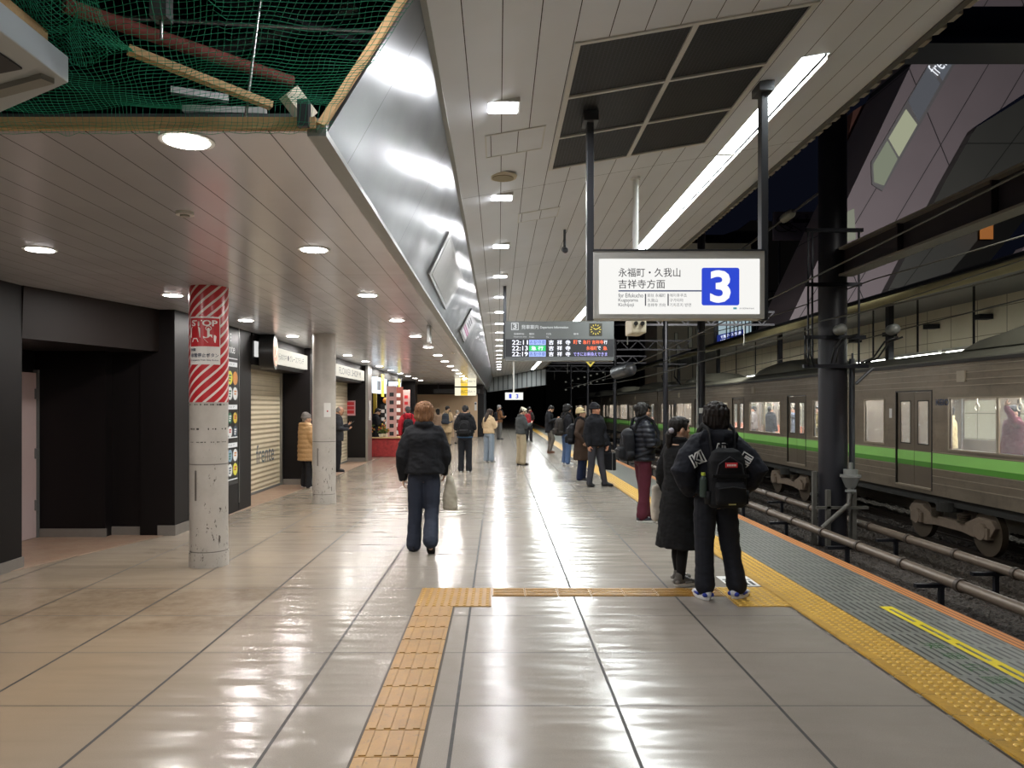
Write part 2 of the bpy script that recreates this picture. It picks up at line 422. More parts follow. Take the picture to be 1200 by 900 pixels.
# left walls
W = -4.13
def wall(name, x0, x1, y0, y1, z0, z1, mat=None): return struct(box(name, (x0, x1, y0, y1, z0, z1), mat or M['black']))
wall('wall_left', -5.3, -4.90, -10, 7.81, 0, LC, M['black'])
wall('wall_left_recess_side', -6.1, -5.87, 7.0, 9.75, 0, LC)
wall('wall_left_recess_back', -5.87, -4.98, 9.62, 9.9, 0, 2.42)
wall('wall_left_recess_pier', -4.98, -4.37, 9.79, 10.0, 0, 2.6)
wall('wall_left_pier', -4.6, -4.155, 9.75, 10.45, 0, LC)
wall('wall_left_panel', -4.6, W, 10.46, 12.08, 0, LC)
wall('wall_left_corner_panel', -4.9, W, 12.09, 12.68, 0, LC)
wall('wall_left_shop_pier', -4.9, -4.0, 16.15, 17.6, 0, LC)
wall('wall_left_shop_end', -4.9, -4.0, 22.9, 23.6, 0, LC)
wall('wall_left_back', -6.5, -4.95, 9.9, 26, 0, LC, M['brown'])
# sloping bulkhead over the recess
struct(MB().hexa([(-5.9, 7.75, 2.36), (-4.90, 7.81, 2.36), (-4.36, 9.76, 2.36), (-5.9, 9.9, 2.36), (-5.9, 7.75, LC), (-4.88, 7.81, LC), (-4.35, 9.76, LC), (-5.9, 9.9, LC)]).build('wall_left_bulkhead', M['brown']))
for i, b in enumerate(((-5.32, -4.885, -2, 7.825, 0, .11), (-5.87, -4.965, 9.605, 9.63, 0, .11), (-4.99, -4.36, 9.60, 9.8, 0, .11) if 0 else (-4.98, -4.36, 9.775, 9.80, 0, .11),
                       (-4.37, -4.14, 9.735, 12.70, 0, .13), (-4.9, -3.985, 16.085, 17.62, 0, .12), (-4.9, -3.985, 22.885, 23.62, 0, .12))):
    struct(box('baseboard_left' if i == 0 else 'baseboard_left_%s' % ['', 'recess', 'niche', 'panel', 'shop', 'shop_end'][i], b, M['base']))
struct(box('trim_5', (-4.375, -4.125, 10.447, 10.463, 0, LC), M['charcoal']))
struct(box('trim_6', (-4.3, -4.12, 12.078, 12.092, 0.13, LC), M['steel']))
# door in the recess
d = struct(empty('door_1', (-5.84, 9.2, 0)))
dm = simple('pale_pink_door', 'b9a6a4', .5, 0, .05)
struct(box('door_leaf', (-5.87, -5.83, 8.70, 9.58, .01, 2.08), dm, d))
struct(box('door_frame', (-5.87, -5.81, 9.58, 9.62, 0, 2.12), M['midgrey'], d))
for z in (.35, 1.0, 1.75): struct(box('door_hinge', (-5.83, -5.805, 9.545, 9.58, z, z + .13), M['midgrey'], d))
struct(MB().box(-5.832, -5.822, 8.98, 9.14, 1.12, 1.30).build('door_notice', M['sticker_red'], d))
# far end hoarding
hb = simple('beige_hoarding_board', 'c7a988', .6, 0, .04, 2)
for i, (a, b) in enumerate(((-4.6, -3.2), (-3.19, -2.0), (-1.99, -1.15))):
    struct(box('wall_end_board_%s' % 'abc'[i] if 0 else 'wall_end_' + ['left', 'middle', 'right'][i], (a, b, 42, 42.08, 0, 2.35), hb))
wall('wall_end_upper', -6, -.8, 41.9, 42.1, 2.36, LC, M['brown'])
wall('wall_end_post', -1.15, -.8, 42, 43, 0, LC, M['black'])
wall('wall_left_far', -5.2, -4.0, 30.5, 31.5, 0, LC, M['black'])
wall('wall_left_far_pier', -5.2, -4.0, 36.5, 37.5, 0, LC, M['black'])
wall('wall_left_shops', -6.4, -6.2, 23.6, 42, 0, LC, simple('shop_interior_wall', '9a8a70', .7, 0, .2, 1.5))
# canopy end: ribbed fascia, lower roof beyond
t = NT('ribbed_fascia'); t.set(t.mix(t.lines(0, 0, .35, .09), lin('8b8f90'), lin('4d5153')), .5, .3); M['ribbed'] = t.m
struct(MB().prism([(-.8, 2.75), (-.8, 3.8), (CX + .3, 4.45), (CX + .3, 3.28)], 1, 56, 56.1).build('wall_canopy_end', M['ribbed']))
struct(MB().box(-3, 2.6, 56.1, 95, 3.3, 3.42).build('ceiling_far', M['grey']))
wall('wall_far', -6, -1.4, 44, 44.3, 0, 3.2, M['black'])
wall('wall_far_left', -1.75, -1.6, 44.3, 110, 0, 3.3, simple('far_grey_wall', '55585a', .6))
wall('night_backdrop', -8, 60, 125, 126, -2, 30, simple('night_black', '08080a', .9))  # black backdrop added to cover the navy sky past the platform end
# ground of the tracks
gm = NT('ballast'); vo = gm.n('ShaderNodeTexVoronoi'); vo.inputs['Scale'].default_value = 22; gm.t.links.new(gm.coord(), vo.inputs[0])
gm.set(gm.mix(gm.ramp(gm.noise(40, 3), 0, 1, .35, .65), lin('231e1a'), lin('4a4139')), .85); gm.bump(gm.math('MULTIPLY', vo.outputs[0], -1), 1, .03)
nx, ny = 150, 420
vs = []; 
for j in range(ny + 1):
    for i in range(nx + 1):
        X = 3.75 + 7.4 * i / nx; Y = 4 + 26 * (j / ny)
        n1 = noise.voronoi(Vector((X * 16, Y * 16, 0)))[0]
        vs.append((X, Y, -1.10 + .05 * (0.6 - n1[0]) * 1.4 + .05 * noise.noise(Vector((X * 2, Y * 2, 3)))))
fs = [(j * (nx + 1) + i, j * (nx + 1) + i + 1, (j + 1) * (nx + 1) + i + 1, (j + 1) * (nx + 1) + i) for j in range(ny) for i in range(nx)]
o = MB().add(vs, fs).build('track_ballast', gm.m); tag(o, 'dark brown crushed stone ballast under the tracks beside the platform', 'gravel', kind='stuff')
struct(box('floor_trackbed', (3.3, 40, -3, 160, -1.5, -1.20), gm.m))
# opposite platform, wall and canopy
struct(box('floor_opposite', (11.35, 15.2, -3, 110, -1.4, 0), simple('opposite_paving', '8a877e', .5)))
t = NT('cream_tile_wall'); j = t.math('MAXIMUM', t.lines(1, .2, 1.35, .03), t.lines(2, 3.02, .78, .02))
t.set(t.mix(j, t.mix(t.noise(1, 3), lin('d9d2bd'), lin('c9c3ae')), lin('77725f')), .4); M['tilewall'] = t.m
struct(box('wall_opposite', (14.6, 14.8, 2, 50, 0, 5.6), M['tilewall']))
struct(box('ceiling_opposite', (11.25, 14.9, 4, 62, 4.9, 5.0), M['charcoal']))
t = NT('cream_gutter'); t.set(t.mix(t.noise(2, 4), lin('a79f78'), lin('8b8463')), .45); M['gutter'] = t.m
struct(MB().tube([(11.2, 4, 4.72), (11.2, 62, 4.72)], (.10, .13), 14).build('trim_7', M['gutter'], smooth=True))
struct(box('trim_8', (11.1, 11.35, 4, 62, 4.86, 4.93), M['darkmetal']))
# ================================================================ LAMPS
M['lens'] = glow('downlight_lens', 'fffaf5', 20)
M['sqlens'] = glow('square_lens', 'fbfbff', 20); M['strip'] = glow('fluorescent_diffuser', 'f4faf9', 12)
def downlight(x, y, row, k):
    e = empty('downlight', (x, y, LC), '%s nearest round downlight in the %s row of the low ceiling' % (ORD[k], row), 'ceiling light', 'round downlights in the low ceiling')
    MB().cyl((x, y), .125, LC - .006, LC + .0, 36).build('trim_ring', M['white'], e)
    MB().cyl((x, y), .10, LC - .010, LC - .0065, 36).build('lens', M['lens'], e); lamp(e, (x, y, LC - .0105), .2, .2, L_DOWN, 'fffaf5', True)
for k in range(3):
    downlight(-1.46, -.2 - 2.455 * k, 'rear right', k); downlight(-3.63, -.2 - 2.455 * k, 'rear left', k)
for k in range(14):
    y = 3.56 + 2.455 * k
    downlight(-1.46, y, 'right', k)
    if k > 0: downlight(-3.63, y, 'left', k - 1)
for k in range(20):
    y = 5.69 + 2.455 * (k if k < 17 else 16 - k); x = .03; z = zc(x)
    e = empty('square_downlight', (x, y, z), ('%s nearest of the square lamps in the row along the high canopy ceiling' % ORD[k]) if k < 17 else 'square lamp in the high canopy ceiling overhead, %s behind the nearest one in view' % ORD[k - 17], 'ceiling light', 'square lamps along the canopy')
    MB().box(x - .13, x + .13, y - .115, y + .115, z - .012, z + .03).build('housing', M['white'], e)
    MB().box(x - .11, x + .11, y - .095, y + .095, z - .018, z - .0125).build('lens', M['sqlens'], e); lamp(e, (x, y, z - .0185), .22, .19, L_SQ, 'fbfbff')
# long recessed fluorescent line
for k in range(21):
    y0 = 5.80 + 2.32 * k; y1 = y0 + 2.26
    e = empty('strip_light', (2.405, y0, zc(2.405)), '%s nearest fitting of the long fluorescent line in the canopy ceiling' % ORD[k], 'strip light', 'fluorescent fittings along the canopy')
    z = zc(2.405)
    hs = MB().box(SX0 - .01, SX0, y0, y0 + 2.32, z - .01, z + .12).box(SX1, SX1 + .01, y0, y0 + 2.32, z - .01, z + .12).box(SX0, SX1, y0, y0 + 2.32, z + .12, z + .13).box(SX0, SX1, y1, y0 + 2.32, z + .02, z + .12)
    hs.build('housing', M['white'], e)
    MB().box(SX0 + .015, SX1 - .015, y0 + .01, y1 - .01, z + .03, z + .05).build('diffuser', M['strip'], e); lamp(e, (2.405, (y0 + y1) / 2, z + .0295), .17, 2.22, L_STRIP, 'f4faf9')

# ================================================================ CEILING THINGS
t = NT('black_grille'); x, y, z = t.xyz()
j = t.math('MAXIMUM', t.lines(0, 0, .030, .008), t.lines(1, 0, .020, .007))
t.set(t.mix(j, lin('17181a'), lin('3a3c40')), .5, .3); t.bump(j, 1, .006); M['grille'] = t.m
pn = empty('ventilation_panel', (1.275, 6.17, zc(1.275)), 'large black six-part ventilation grille set in the sloping canopy ceiling', 'ventilation grille')
def slab(x0, x1, y0, y1, dz0, dz1):
    return MB().hexa([(x0, y0, zc(x0) + dz0), (x1, y0, zc(x1) + dz0), (x1, y1, zc(x1) + dz0), (x0, y1, zc(x0) + dz0),
                      (x0, y0, zc(x0) + dz1), (x1, y0, zc(x1) + dz1), (x1, y1, zc(x1) + dz1), (x0, y1, zc(x0) + dz1)])
fr = MB()
xs = [VXa, (VXa + VXb) / 2, VXb]; ys = [VYa + (VYb - VYa) * q / 3 for q in range(4)]
for xx in xs:
    q = slab(xx - .02, xx + .02, VYa - .02, VYb + .02, -.012, .03); fr.add(q.v, q.f)
for yy in ys:
    q = slab(VXa, VXb, yy - .016, yy + .016, -.011, .03); fr.add(q.v, q.f)
fr.build('frame', M['white'], pn)
for i in range(2):
    for jn in range(3):
        q = slab(xs[i] + .02, xs[i + 1] - .02, ys[jn] + .016, ys[jn + 1] - .016, .004, .02); q.build('grille', M['grille'], pn)
e = empty('ceiling_speaker', (.045, 7.42, zc(.045)), 'round beige loudspeaker disc in the canopy ceiling behind the first square lamp', 'speaker')
MB().cyl((.045, 7.42), .13, zc(.045) - .02, zc(.045), 32, .14).build('rim', M['cream'], e)
MB().cyl((.045, 7.42), .105, zc(.045) - .028, zc(.045) - .0205, 32).build('grille', simple('beige_mesh', 'a59b80', .7), e)
for i, (x0, x1, y0, y1, lb) in enumerate(((-.10, .38, 6.25, 6.78, 'square flush access hatch in the canopy ceiling beside the black grille'), (.25, .72, 9.0, 9.42, 'small flush access hatch in the canopy ceiling beyond the first seam'))):
    e = empty('access_hatch', ((x0 + x1) / 2, (y0 + y1) / 2, zc(x0)), lb, 'access hatch')
    q = slab(x0, x1, y0, y1, -.004, .001); q.build('panel', M['high_ceiling'], e)
    f = MB()
    for (a, b, c_, d_) in ((x0 - .012, x1 + .012, y0 - .012, y0), (x0 - .012, x1 + .012, y1, y1 + .012), (x0 - .012, x0, y0, y1), (x1, x1 + .012, y0, y1)):
        q = slab(a, b, c_, d_, -.008, .001); f.add(q.v, q.f)
    f.build('frame', M['white'], e)
e = empty('smoke_detector', (-1.95, 4.45, LC), 'small flat detector on the low ceiling left of the first downlight', 'smoke detector')
MB().cyl((-2.01, 4.87), .055, LC - .02, LC, 24).build('housing', M['white'], e)
MB().cyl((-2.01, 4.87), .03, LC - .03, LC - .02, 24).build('sensor', M['grey'], e)
e = empty('dome_camera', (.86, 9.9, zc(.86)), 'small dark camera hanging from the canopy ceiling above the departure board', 'camera')
zz = zc(.9); MB().cyl((.9, 10.3), .018, zz - .28, zz, 12).build('stem', M['charcoal'], e)
MB().tube([(.9, 10.2, zz - .3), (.9, 10.42, zz - .24)], .04, 14, 'round').build('camera_body', M['charcoal'], e, smooth=True)
# white post carrying a camera housing behind the big sign
e = empty('camera_post', (1.5, 8.3, zc(1.5)), 'cream camera on a white ceiling post behind the platform sign', 'security camera')
MB().cyl((1.5, 8.3), .055, zc(1.5) - .02, zc(1.5), 20).cyl((1.5, 8.3), .032, 2.6, zc(1.5) - .02, 20).build('post', M['white'], e, smooth='auto')
MB().box(1.42, 1.58, 8.1, 8.5, 2.44, 2.61).build('camera_housing', M['cream'], e, bevel=.015)
for x in (1.465, 1.535): MB().tube([(x, 8.11, 2.54), (x, 8.07, 2.54)], .022, 14).build('camera_lens', M['vinyl_black'], e)

# ================================================================ PILLARS
def pillar(x, y, r, label, wrap=False):
    e = empty('concrete_pillar', (x, y, 0), label, 'pillar')
    t = NT('weathered_pillar_paint'); z = t.xyz()[2]
    c = t.mix(t.ramp(t.noise(2.2, 5, .65), 0, 1, .3, .7), lin('bfbab3'), lin('a8a39b'))
    sp = t.noise(16, 5, .75, (1.5, 1.5, .6)); lowm = t.ramp(z, .14, .0, .2, 2.0)
    c = t.mix(t.math('GREATER_THAN', t.math('ADD', sp, lowm), .738), c, lin('4b453f'))
    ring = t.math('LESS_THAN', t.math('ABSOLUTE', t.math('SUBTRACT', z, 1.06)), .006)
    ring = t.math('MAXIMUM', ring, t.math('LESS_THAN', t.math('ABSOLUTE', t.math('SUBTRACT', z, .16)), .005))
    c = t.mix(t.math('MULTIPLY', ring, .7), c, lin('3c3833'))
    t.set(c, .38); t.bump(t.noise(5, 4), .15, .01)
    if wrap or 1:
        MB().cyl((x, y), r, 0, LC, 64).build('shaft', t.m, e, smooth='auto')
        MB().cyl((x, y), r + .006, .0, .15, 64).build('base_collar', t.m, e, smooth='auto')
    def on(q, rr):   # bend a flat front patch (centred at x, facing -Y) around the shaft
        a = (q.x - x) / r; return Vector((x + rr * math.sin(a), y - rr * math.cos(a), q.z))
    for zz, zt in ((.80, .99), (.98, 1.0)) if wrap else ((.75, .95),):
        a0 = -.35
        pts = [(x + (r + .002) * math.sin(a), y - (r + .002) * math.cos(a)) for a in (a0 - .06, a0 + .06)]
        MB().add([(pts[0][0], pts[0][1], zt - .3), (pts[1][0], pts[1][1], zt - .3), (pts[1][0], pts[1][1], zt), (pts[0][0], pts[0][1], zt)], [(0, 1, 2, 3)]).build('scrape_mark', M['base'], e)
    return e, on
P1 = (-3.03, 7.95, .192)
p1, on1 = pillar(*P1, 'near round pillar wrapped in red and white diagonal stripes', True)
t = NT('striped_wrap'); x, y, z = t.xyz()
ang = t.math('ARCTAN2', t.math('SUBTRACT', x, 0.0), t.math('MULTIPLY', t.math('SUBTRACT', y, 0.0), -1))
u = t.math('SUBTRACT', z, t.math('MULTIPLY', ang, .175))
s_ = t.lines(u, 0, .105, .031)
t.set(t.mix(s_, lin('b52a30'), lin('dcd3cd')), .3, emit=None); M['wrap'] = t.m
x0, y0, r0 = P1
wr = MB().cyl((0, 0), r0 + .004, 1.70, LC - .001, 72)
wo = wr.build('striped_wrap', M['wrap'], None, smooth='auto'); wo.parent = p1
# bands of tape under the wrap
tp = simple('torn_black_tape', '3a3733', .6, 0, .5, 60)
MB().cyl((x0, y0), r0 + .003, 1.665, 1.685, 64).build('tape_band', simple('pale_tape', 'aaa79f', .4), p1)
for zz in (1.675, 1.425, 1.29):
    mb = MB()
    for q in range(26):
        a = -1.35 + q * .105 + random.uniform(-.02, .02)
        if random.random() < .32: continue
        b = a + random.uniform(.05, .10); h = random.uniform(.004, .011) * (1 if zz > 1.3 else .5)
        rr = r0 + .005
        mb.add([(x0 + rr * math.sin(a), y0 - rr * math.cos(a), zz - h), (x0 + rr * math.sin(b), y0 - rr * math.cos(b), zz - h),
                (x0 + rr * math.sin(b), y0 - rr * math.cos(b), zz + h), (x0 + rr * math.sin(a), y0 - rr * math.cos(a), zz + h)], [(0, 1, 2, 3)])
    mb.build('tape_residue', tp, p1)
# STOP notice bent round the wrap
def patch(xc, zc_, wd, ht, on, rr, mat, name, par, n=10):
    mb = MB(); vs = []
    for i in range(n + 1):
        xx = xc - wd / 2 + wd * i / n
        for zz in (zc_ - ht / 2, zc_ + ht / 2): vs.append(on(Vector((xx, 0, zz)), rr))
    mb.add(vs, [(2 * i, 2 * i + 2, 2 * i + 3, 2 * i + 1) for i in range(n)])
    return mb.build(name, mat, par)
sx = x0 + .022
plate = patch(sx, 2.33, .32, .49, on1, r0 + .008, M['vinyl_white'], 'stop_notice', p1)
patch(sx, 2.415, .30, .29, on1, r0 + .0095, M['sticker_red'], 'red_field', plate)
cv = lambda q: on1(Vector((sx + (q.x - sx) * 1.1, q.y, q.z)), r0 + .011)
cv2 = lambda q: on1(Vector((sx + (q.x - sx) * 1.1, q.y, q.z)), r0 + .012)
sc = simple('white_print', 'e8e4e0', .4)
text('lettering', 'STOP', sc, plate, (sx, 0, 2.508), w=.235, h=.062, bold=.03, fn=cv)
text('lettering', '列車', M['vinyl_navy'], plate, (sx - .13, 0, 2.235), w=.058, h=.034, bold=.012, align='LEFT', fn=cv)
text('lettering', '非常停止ボタン', M['vinyl_navy'], plate, (sx, 0, 2.18), w=.255, h=.042, bold=.015, fn=cv)
text('lettering', 'Emergency Train Stop Button', M['vinyl_navy'], plate, (sx, 0, 2.128), w=.255, h=.02, bold=.01, fn=cv)
def curved(mb, name, mat, par):
    mb.v = [tuple(cv(Vector(v))) for v in mb.v]; return mb.build(name, mat, par)
def fpoly(pts): # front polygon, x offset from sx, z
    return MB().add([(sx + a, 0, b) for a, b in pts], [tuple(range(len(pts)))])
tr = fpoly([(-.13, 2.36), (-.03, 2.36), (-.03, 2.455), (-.045, 2.47), (-.115, 2.47), (-.13, 2.455)])
curved(tr, 'train_symbol', sc, plate)
rd = M['sticker_red']
m = fpoly([(-.105, 2.41), (-.055, 2.41), (-.055, 2.44), (-.105, 2.44)]); m.v = [tuple(cv2(Vector(v))) for v in m.v]; m.build('train_window', rd, plate)
m = MB()
for a in (-.10, -.06): m.add([(sx + a - .008, 0, 2.375), (sx + a + .008, 0, 2.375), (sx + a + .008, 0, 2.391), (sx + a - .008, 0, 2.391)], [(0, 1, 2, 3)])
m.v = [tuple(cv2(Vector(v))) for v in m.v]; m.build('train_lamps', rd, plate)
m = fpoly([(-.10, 2.355), (-.115, 2.315), (-.105, 2.315), (-.095, 2.345), (-.065, 2.345), (-.055, 2.315), (-.045, 2.315), (-.06, 2.355)]); curved(m, 'rail_symbol', sc, plate)
m = fpoly([(.03, 2.31), (-.005, 2.355), (-.005, 2.375), (.02, 2.36), (.03, 2.37), (.03, 2.455), (.04, 2.462), (.05, 2.455), (.05, 2.395), (.10, 2.385), (.108, 2.37), (.10, 2.31)]); curved(m, 'pressing_hand_symbol', sc, plate)
m = MB()
for q in range(12):
    a, b = PI * 2 * q / 12, PI * 2 * (q + 1) / 12
    m.add([(sx + .04 + rr * math.cos(c_), 0, 2.455 + rr * math.sin(c_)) for rr, c_ in ((.020, a), (.020, b), (.026, b), (.026, a))], [(0, 1, 2, 3)])
curved(m, 'button_ring', sc, plate)
p2, on2 = pillar(-3.0, 13.08, .197, 'second round grey pillar hiding the person in the beige coat')
pt = patch(-3.0 + .10, 1.60, .12, .24, on2, .199, M['vinyl_white'], 'paper_notice', p2)
MB().ball(on2(Vector((-2.9, 0, 1.58)), .20), .014).build('red_mark', M['sticker_red'], pt)

# ================================================================ SIGN 3
SY = 6.1
sg = empty('platform_sign', (1.455, SY, 2.36), 'hanging white lightbox sign with a blue square number 3', 'sign')
x0, x1, z0, z1 = .765, 2.14, 2.36, 2.905
t = NT('sign_frame_grey'); t.set(lin('c9c9c2'), .5, .1); M['signframe'] = t.m
MB().box(x0, x1, SY, SY + .17, z0, z1).build('casing', M['signframe'], sg, bevel=.004)
MB().box(x0 - .004, x1 + .004, SY - .006, SY + .18, z1 + .0, z1 + .012).build('top_cap', M['charcoal'], sg)
M['signface'] = glow('backlit_face', 'fbfaf6', .84)
fx0, fx1, fz0, fz1 = XX(702, SY), XX(890, SY), Z(368, SY), Z(303.5, SY)
MB().box(fx0, fx1, SY - .006, SY - .001, fz0, fz1).build('lit_face', M['signface'], sg)
M['bluelit'] = glow('backlit_blue', '2a49d8', .8); M['txt_dark'] = glow('backlit_dark_print', '2c2733', .5); M['txt_mid'] = glow('backlit_grey_print', '55555f', .6)
M['whitelit'] = glow('backlit_white', 'ffffff', .87)
sf = SY - .009
bx0, bx1, bz0, bz1 = XX(822, SY), XX(866, SY), Z(358, SY), Z(314, SY)
rc = .018; cs = [(bx1 - rc, bz1 - rc, 0), (bx0 + rc, bz1 - rc, 90), (bx0 + rc, bz0 + rc, 180), (bx1 - rc, bz0 + rc, 270)]
MB().prism([(cx + rc * math.cos(math.radians(a + q * 22.5)), cz + rc * math.sin(math.radians(a + q * 22.5))) for cx, cz, a in cs for q in range(5)], 1, sf, SY - .0062).build('blue_square', M['bluelit'], sg)
text('numeral', '3', M['whitelit'], sg, ((bx0 + bx1) / 2 - .002, sf - .002, (bz0 + bz1) / 2), w=.165, h=.262, bold=.03)
lx = XX(724.5, SY)
text('lettering', '永福町・久我山', M['txt_dark'], sg, (lx, sf, Z(319.5, SY)), w=XX(797, SY) - lx, h=.072, bold=.004, align='LEFT')
text('lettering', '吉祥寺方面', M['txt_dark'], sg, (lx, sf, Z(333, SY)), w=XX(779, SY) - lx, h=.072, bold=.004, align='LEFT')
MB().box(lx, bx0, sf, sf + .002, Z(341.8, SY), Z(340.3, SY)).build('blue_line', glow('backlit_navy', '30477c', .6), sg)
for s_, yy_, wd in (('for Eifukucho', 346.3, 29), ('Kugayama', 352.3, 23), ('Kichijoji', 357.8, 18)):
    text('lettering', s_, M['txt_mid'], sg, (lx, sf, Z(yy_, SY)), w=wd / F * SY, h=.034, bold=.004, align='LEFT')
for s_, yy_, wd in (('前往 永福町', 346.3, 21), ('久我山', 352, 12), ('吉祥寺 方向', 357.5, 21)):
    text('lettering', s_, M['txt_mid'], sg, (XX(758.5, SY), sf, Z(yy_, SY)), w=wd / F * SY, h=.028, align='LEFT')
for s_, yy_, wd in (('에이후쿠초', 346.3, 20), ('구가야마', 352, 16), ('기치조지 방면', 357.5, 25)):
    text('lettering', s_, M['txt_mid'], sg, (XX(784.5, SY), sf, Z(yy_, SY)), w=wd / F * SY, h=.028, align='LEFT')
for px in (755.5, 782): MB().box(XX(px, SY), XX(px + 1.4, SY), sf, sf + .002, Z(358.5, SY), Z(344.5, SY)).build('divider', M['txt_mid'], sg)
text('maker_mark', '京王電鉄株式会社', M['txt_mid'], sg, (XX(866, SY), sf, Z(361.6, SY)), w=.12, h=.012, align='LEFT')
MB().box(XX(859, SY), XX(863, SY), sf, sf + .002, Z(362.6, SY), Z(360.4, SY)).build('maker_logo', glow('cyan_print', '58a9b8', .7), sg)
for xx in (XX(692.5, SY), XX(898, SY)):
    MB().box(xx - .028, xx + .028, SY + .03, SY + .12, z0 - .01, zc(xx) - .06).build('hanger_post', M['charcoal'], sg, bevel=.004)
    MB().box(xx - .06, xx + .06, SY - .02, SY + .17, zc(xx) - .08, zc(xx) + .0).build('ceiling_bracket', M['charcoal'], sg)

# ================================================================ DEPARTURE BOARD
DY = 14.2
db = empty('departure_board', (XX(656, DY), DY, Z(423, DY)), 'hanging grey departure board with LED train times and a square clock', 'departure board')
def dbox(name, a, b, c_, d_, mat, y0=-.005, y1=0.0, par=None): # pixel frame a..b across, c..d down
    return MB().box(XX(a, DY), XX(b, DY), DY + y0, DY + y1, Z(d_, DY), Z(c_, DY)).build(name, mat, par or db)
dbox('casing', 592, 719.5, 376.5, 422.5, M['midgrey'], 0, .35)
M['led_back'] = glow('led_black_panel', '1b1d25', .6)
scn = dbox('led_screen', 592.5, 719, 397.5, 418, M['led_back'], -.006, 0)
ww = glow('led_white', 'f2f4ff', 1.6); oo = glow('led_orange', 'ff6a3a', 1.6); gg = glow('led_green', '23c46a', 1.1); bl = glow('led_pale_blue', '9fb4ff', 1.2)
prt = glow('backlit_white_print', 'e8ecec', .75)
def dt(s, px, py, w_, h_, mat, bold=.01, par=None, al='LEFT', y=-.009, name='lettering'):
    return text(name, s, mat, par or db, (XX(px, DY), DY + y, Z(py, DY)), w=w_ / F * DY, h=h_ / F * DY, bold=bold, align=al)
fr = MB()
for (a, b, c_, d_) in ((599, 607.7, 378.2, 379), (599, 607.7, 386, 386.8), (599, 599.8, 378.2, 386.8), (607, 607.8, 378.2, 386.8)):
    fr.box(XX(a, DY), XX(b, DY), DY - .006, DY - .002, Z(d_, DY), Z(c_, DY))
fr.build('number_frame', prt, db)
dt('3', 601, 382.5, 4.6, 6.4, prt, .03)
dt('発車案内', 611, 383.2, 20, 5, prt, .01); dt('Departure Information', 633, 384, 33, 3.6, prt, .02)
dt('発車時刻', 602, 391.4, 12, 2.2, prt); dt('Departure time', 602, 394.9, 15, 1.7, prt)
dt('種別', 620, 391.4, 6, 2.2, prt); dt('Train', 620, 394.9, 6, 1.7, prt)
dt('行先', 640, 391.4, 6, 2.2, prt); dt('To', 640, 394.9, 3, 1.7, prt); dt('備考', 672, 391.4, 6, 2.2, prt)
for i, (tm, kind) in enumerate((('22:11', '各駅停車'), ('22:13', '急 行'), ('22:19', '各駅停車'))):
    yy = 401.3 + 6.8 * i
    dt(tm, 600, yy, 18.5, 5.2, ww, .004, scn)
    if i == 1:
        dbox('green_cell', 620, 639.5, yy - 3.2, yy + 3.2, gg, -.008, -.006, scn); dt(kind, 622.5, yy, 14, 4.8, ww, .004, scn, y=-.012)
    else:
        dbox('blue_cell', 620, 639.5, yy - 3, yy + 3, bl, -.008, -.006, scn); dt(kind, 620.5, yy, 18.5, 4.8, M['vinyl_navy'], .0, scn, y=-.012)
    for q, ch in enumerate('吉祥寺'): dt(ch, 643 + 9.8 * q, yy, 5.8, 5.4, ww, .006, scn)
dt('町', 672, 401, 4.6, 4.6, oo, .004, scn); dt('で', 677, 401, 4, 4, ww, .004, scn); dt('急行 吉祥寺', 683, 401, 24, 4.6, oo, .004, scn); dt('行', 707.5, 401, 4, 4.6, ww, .004, scn)
dt('永福町', 687, 408, 12.5, 4.6, oo, .004, scn); dt('で', 700, 408, 4, 4, ww, .004, scn); dt('急', 706.5, 408, 5, 4.6, oo, .004, scn)
dt('できにお乗換えできま', 672, 415, 39.5, 4.6, glow('led_lilac', 'b9b2ff', 1.3), .003, scn)
ck = dbox('clock_face', 690.5, 705.5, 379, 393.5, glow('clock_panel', '2b2508', 1.0), -.006, 0)
yel = glow('clock_yellow', 'e8d44c', 1.2); cxx, czz = XX(698, DY), Z(386.2, DY); mb = MB()
for k in range(12):
    a = k * PI / 6; p, q = Vector((math.sin(a), 0, math.cos(a))), None
    mb.bar(Vector((cxx, DY - .009, czz)) + p * .07, Vector((cxx, DY - .009, czz)) + p * .10, .012, .004, Vector((0, 1, 0)))
mb.build('clock_marks', yel, ck)
for a, l in ((math.radians(-58), .05), (math.radians(66), .075)):
    p = Vector((math.sin(a), 0, math.cos(a))); c0 = Vector((cxx, DY - .009, czz)); MB().bar(c0, c0 + p * l, .012, .004, Vector((0, 1, 0))).build('clock_hand', yel, ck)
for px in (591.6, 713):
    xx = XX(px, DY); MB().box(xx - .03, xx + .03, DY + .05, DY + .15, Z(423, DY) + .05, zc(xx)).build('hanger_post', M['charcoal'], db)
# small platform number sign further on
e = empty('number_sign', (XX(602, 30), 30, 2.0), 'small lit number sign hanging far down the platform', 'sign')
MB().box(XX(592, 30), XX(613, 30), 30, 30.15, Z(468.5, 30), Z(460, 30)).build('lit_face', M['signface'], e)
for px, s_ in ((598, '1'), (606, '3')):
    text('numeral', s_, M['bluelit'], e, (XX(px, 30), 29.99, Z(464.3, 30)), h=.17, w=.1, bold=.03)
MB().box(XX(601, 30), XX(603, 30), 30.05, 30.1, 2.2, zc(.5)).build('hanger_post', M['white'], e)
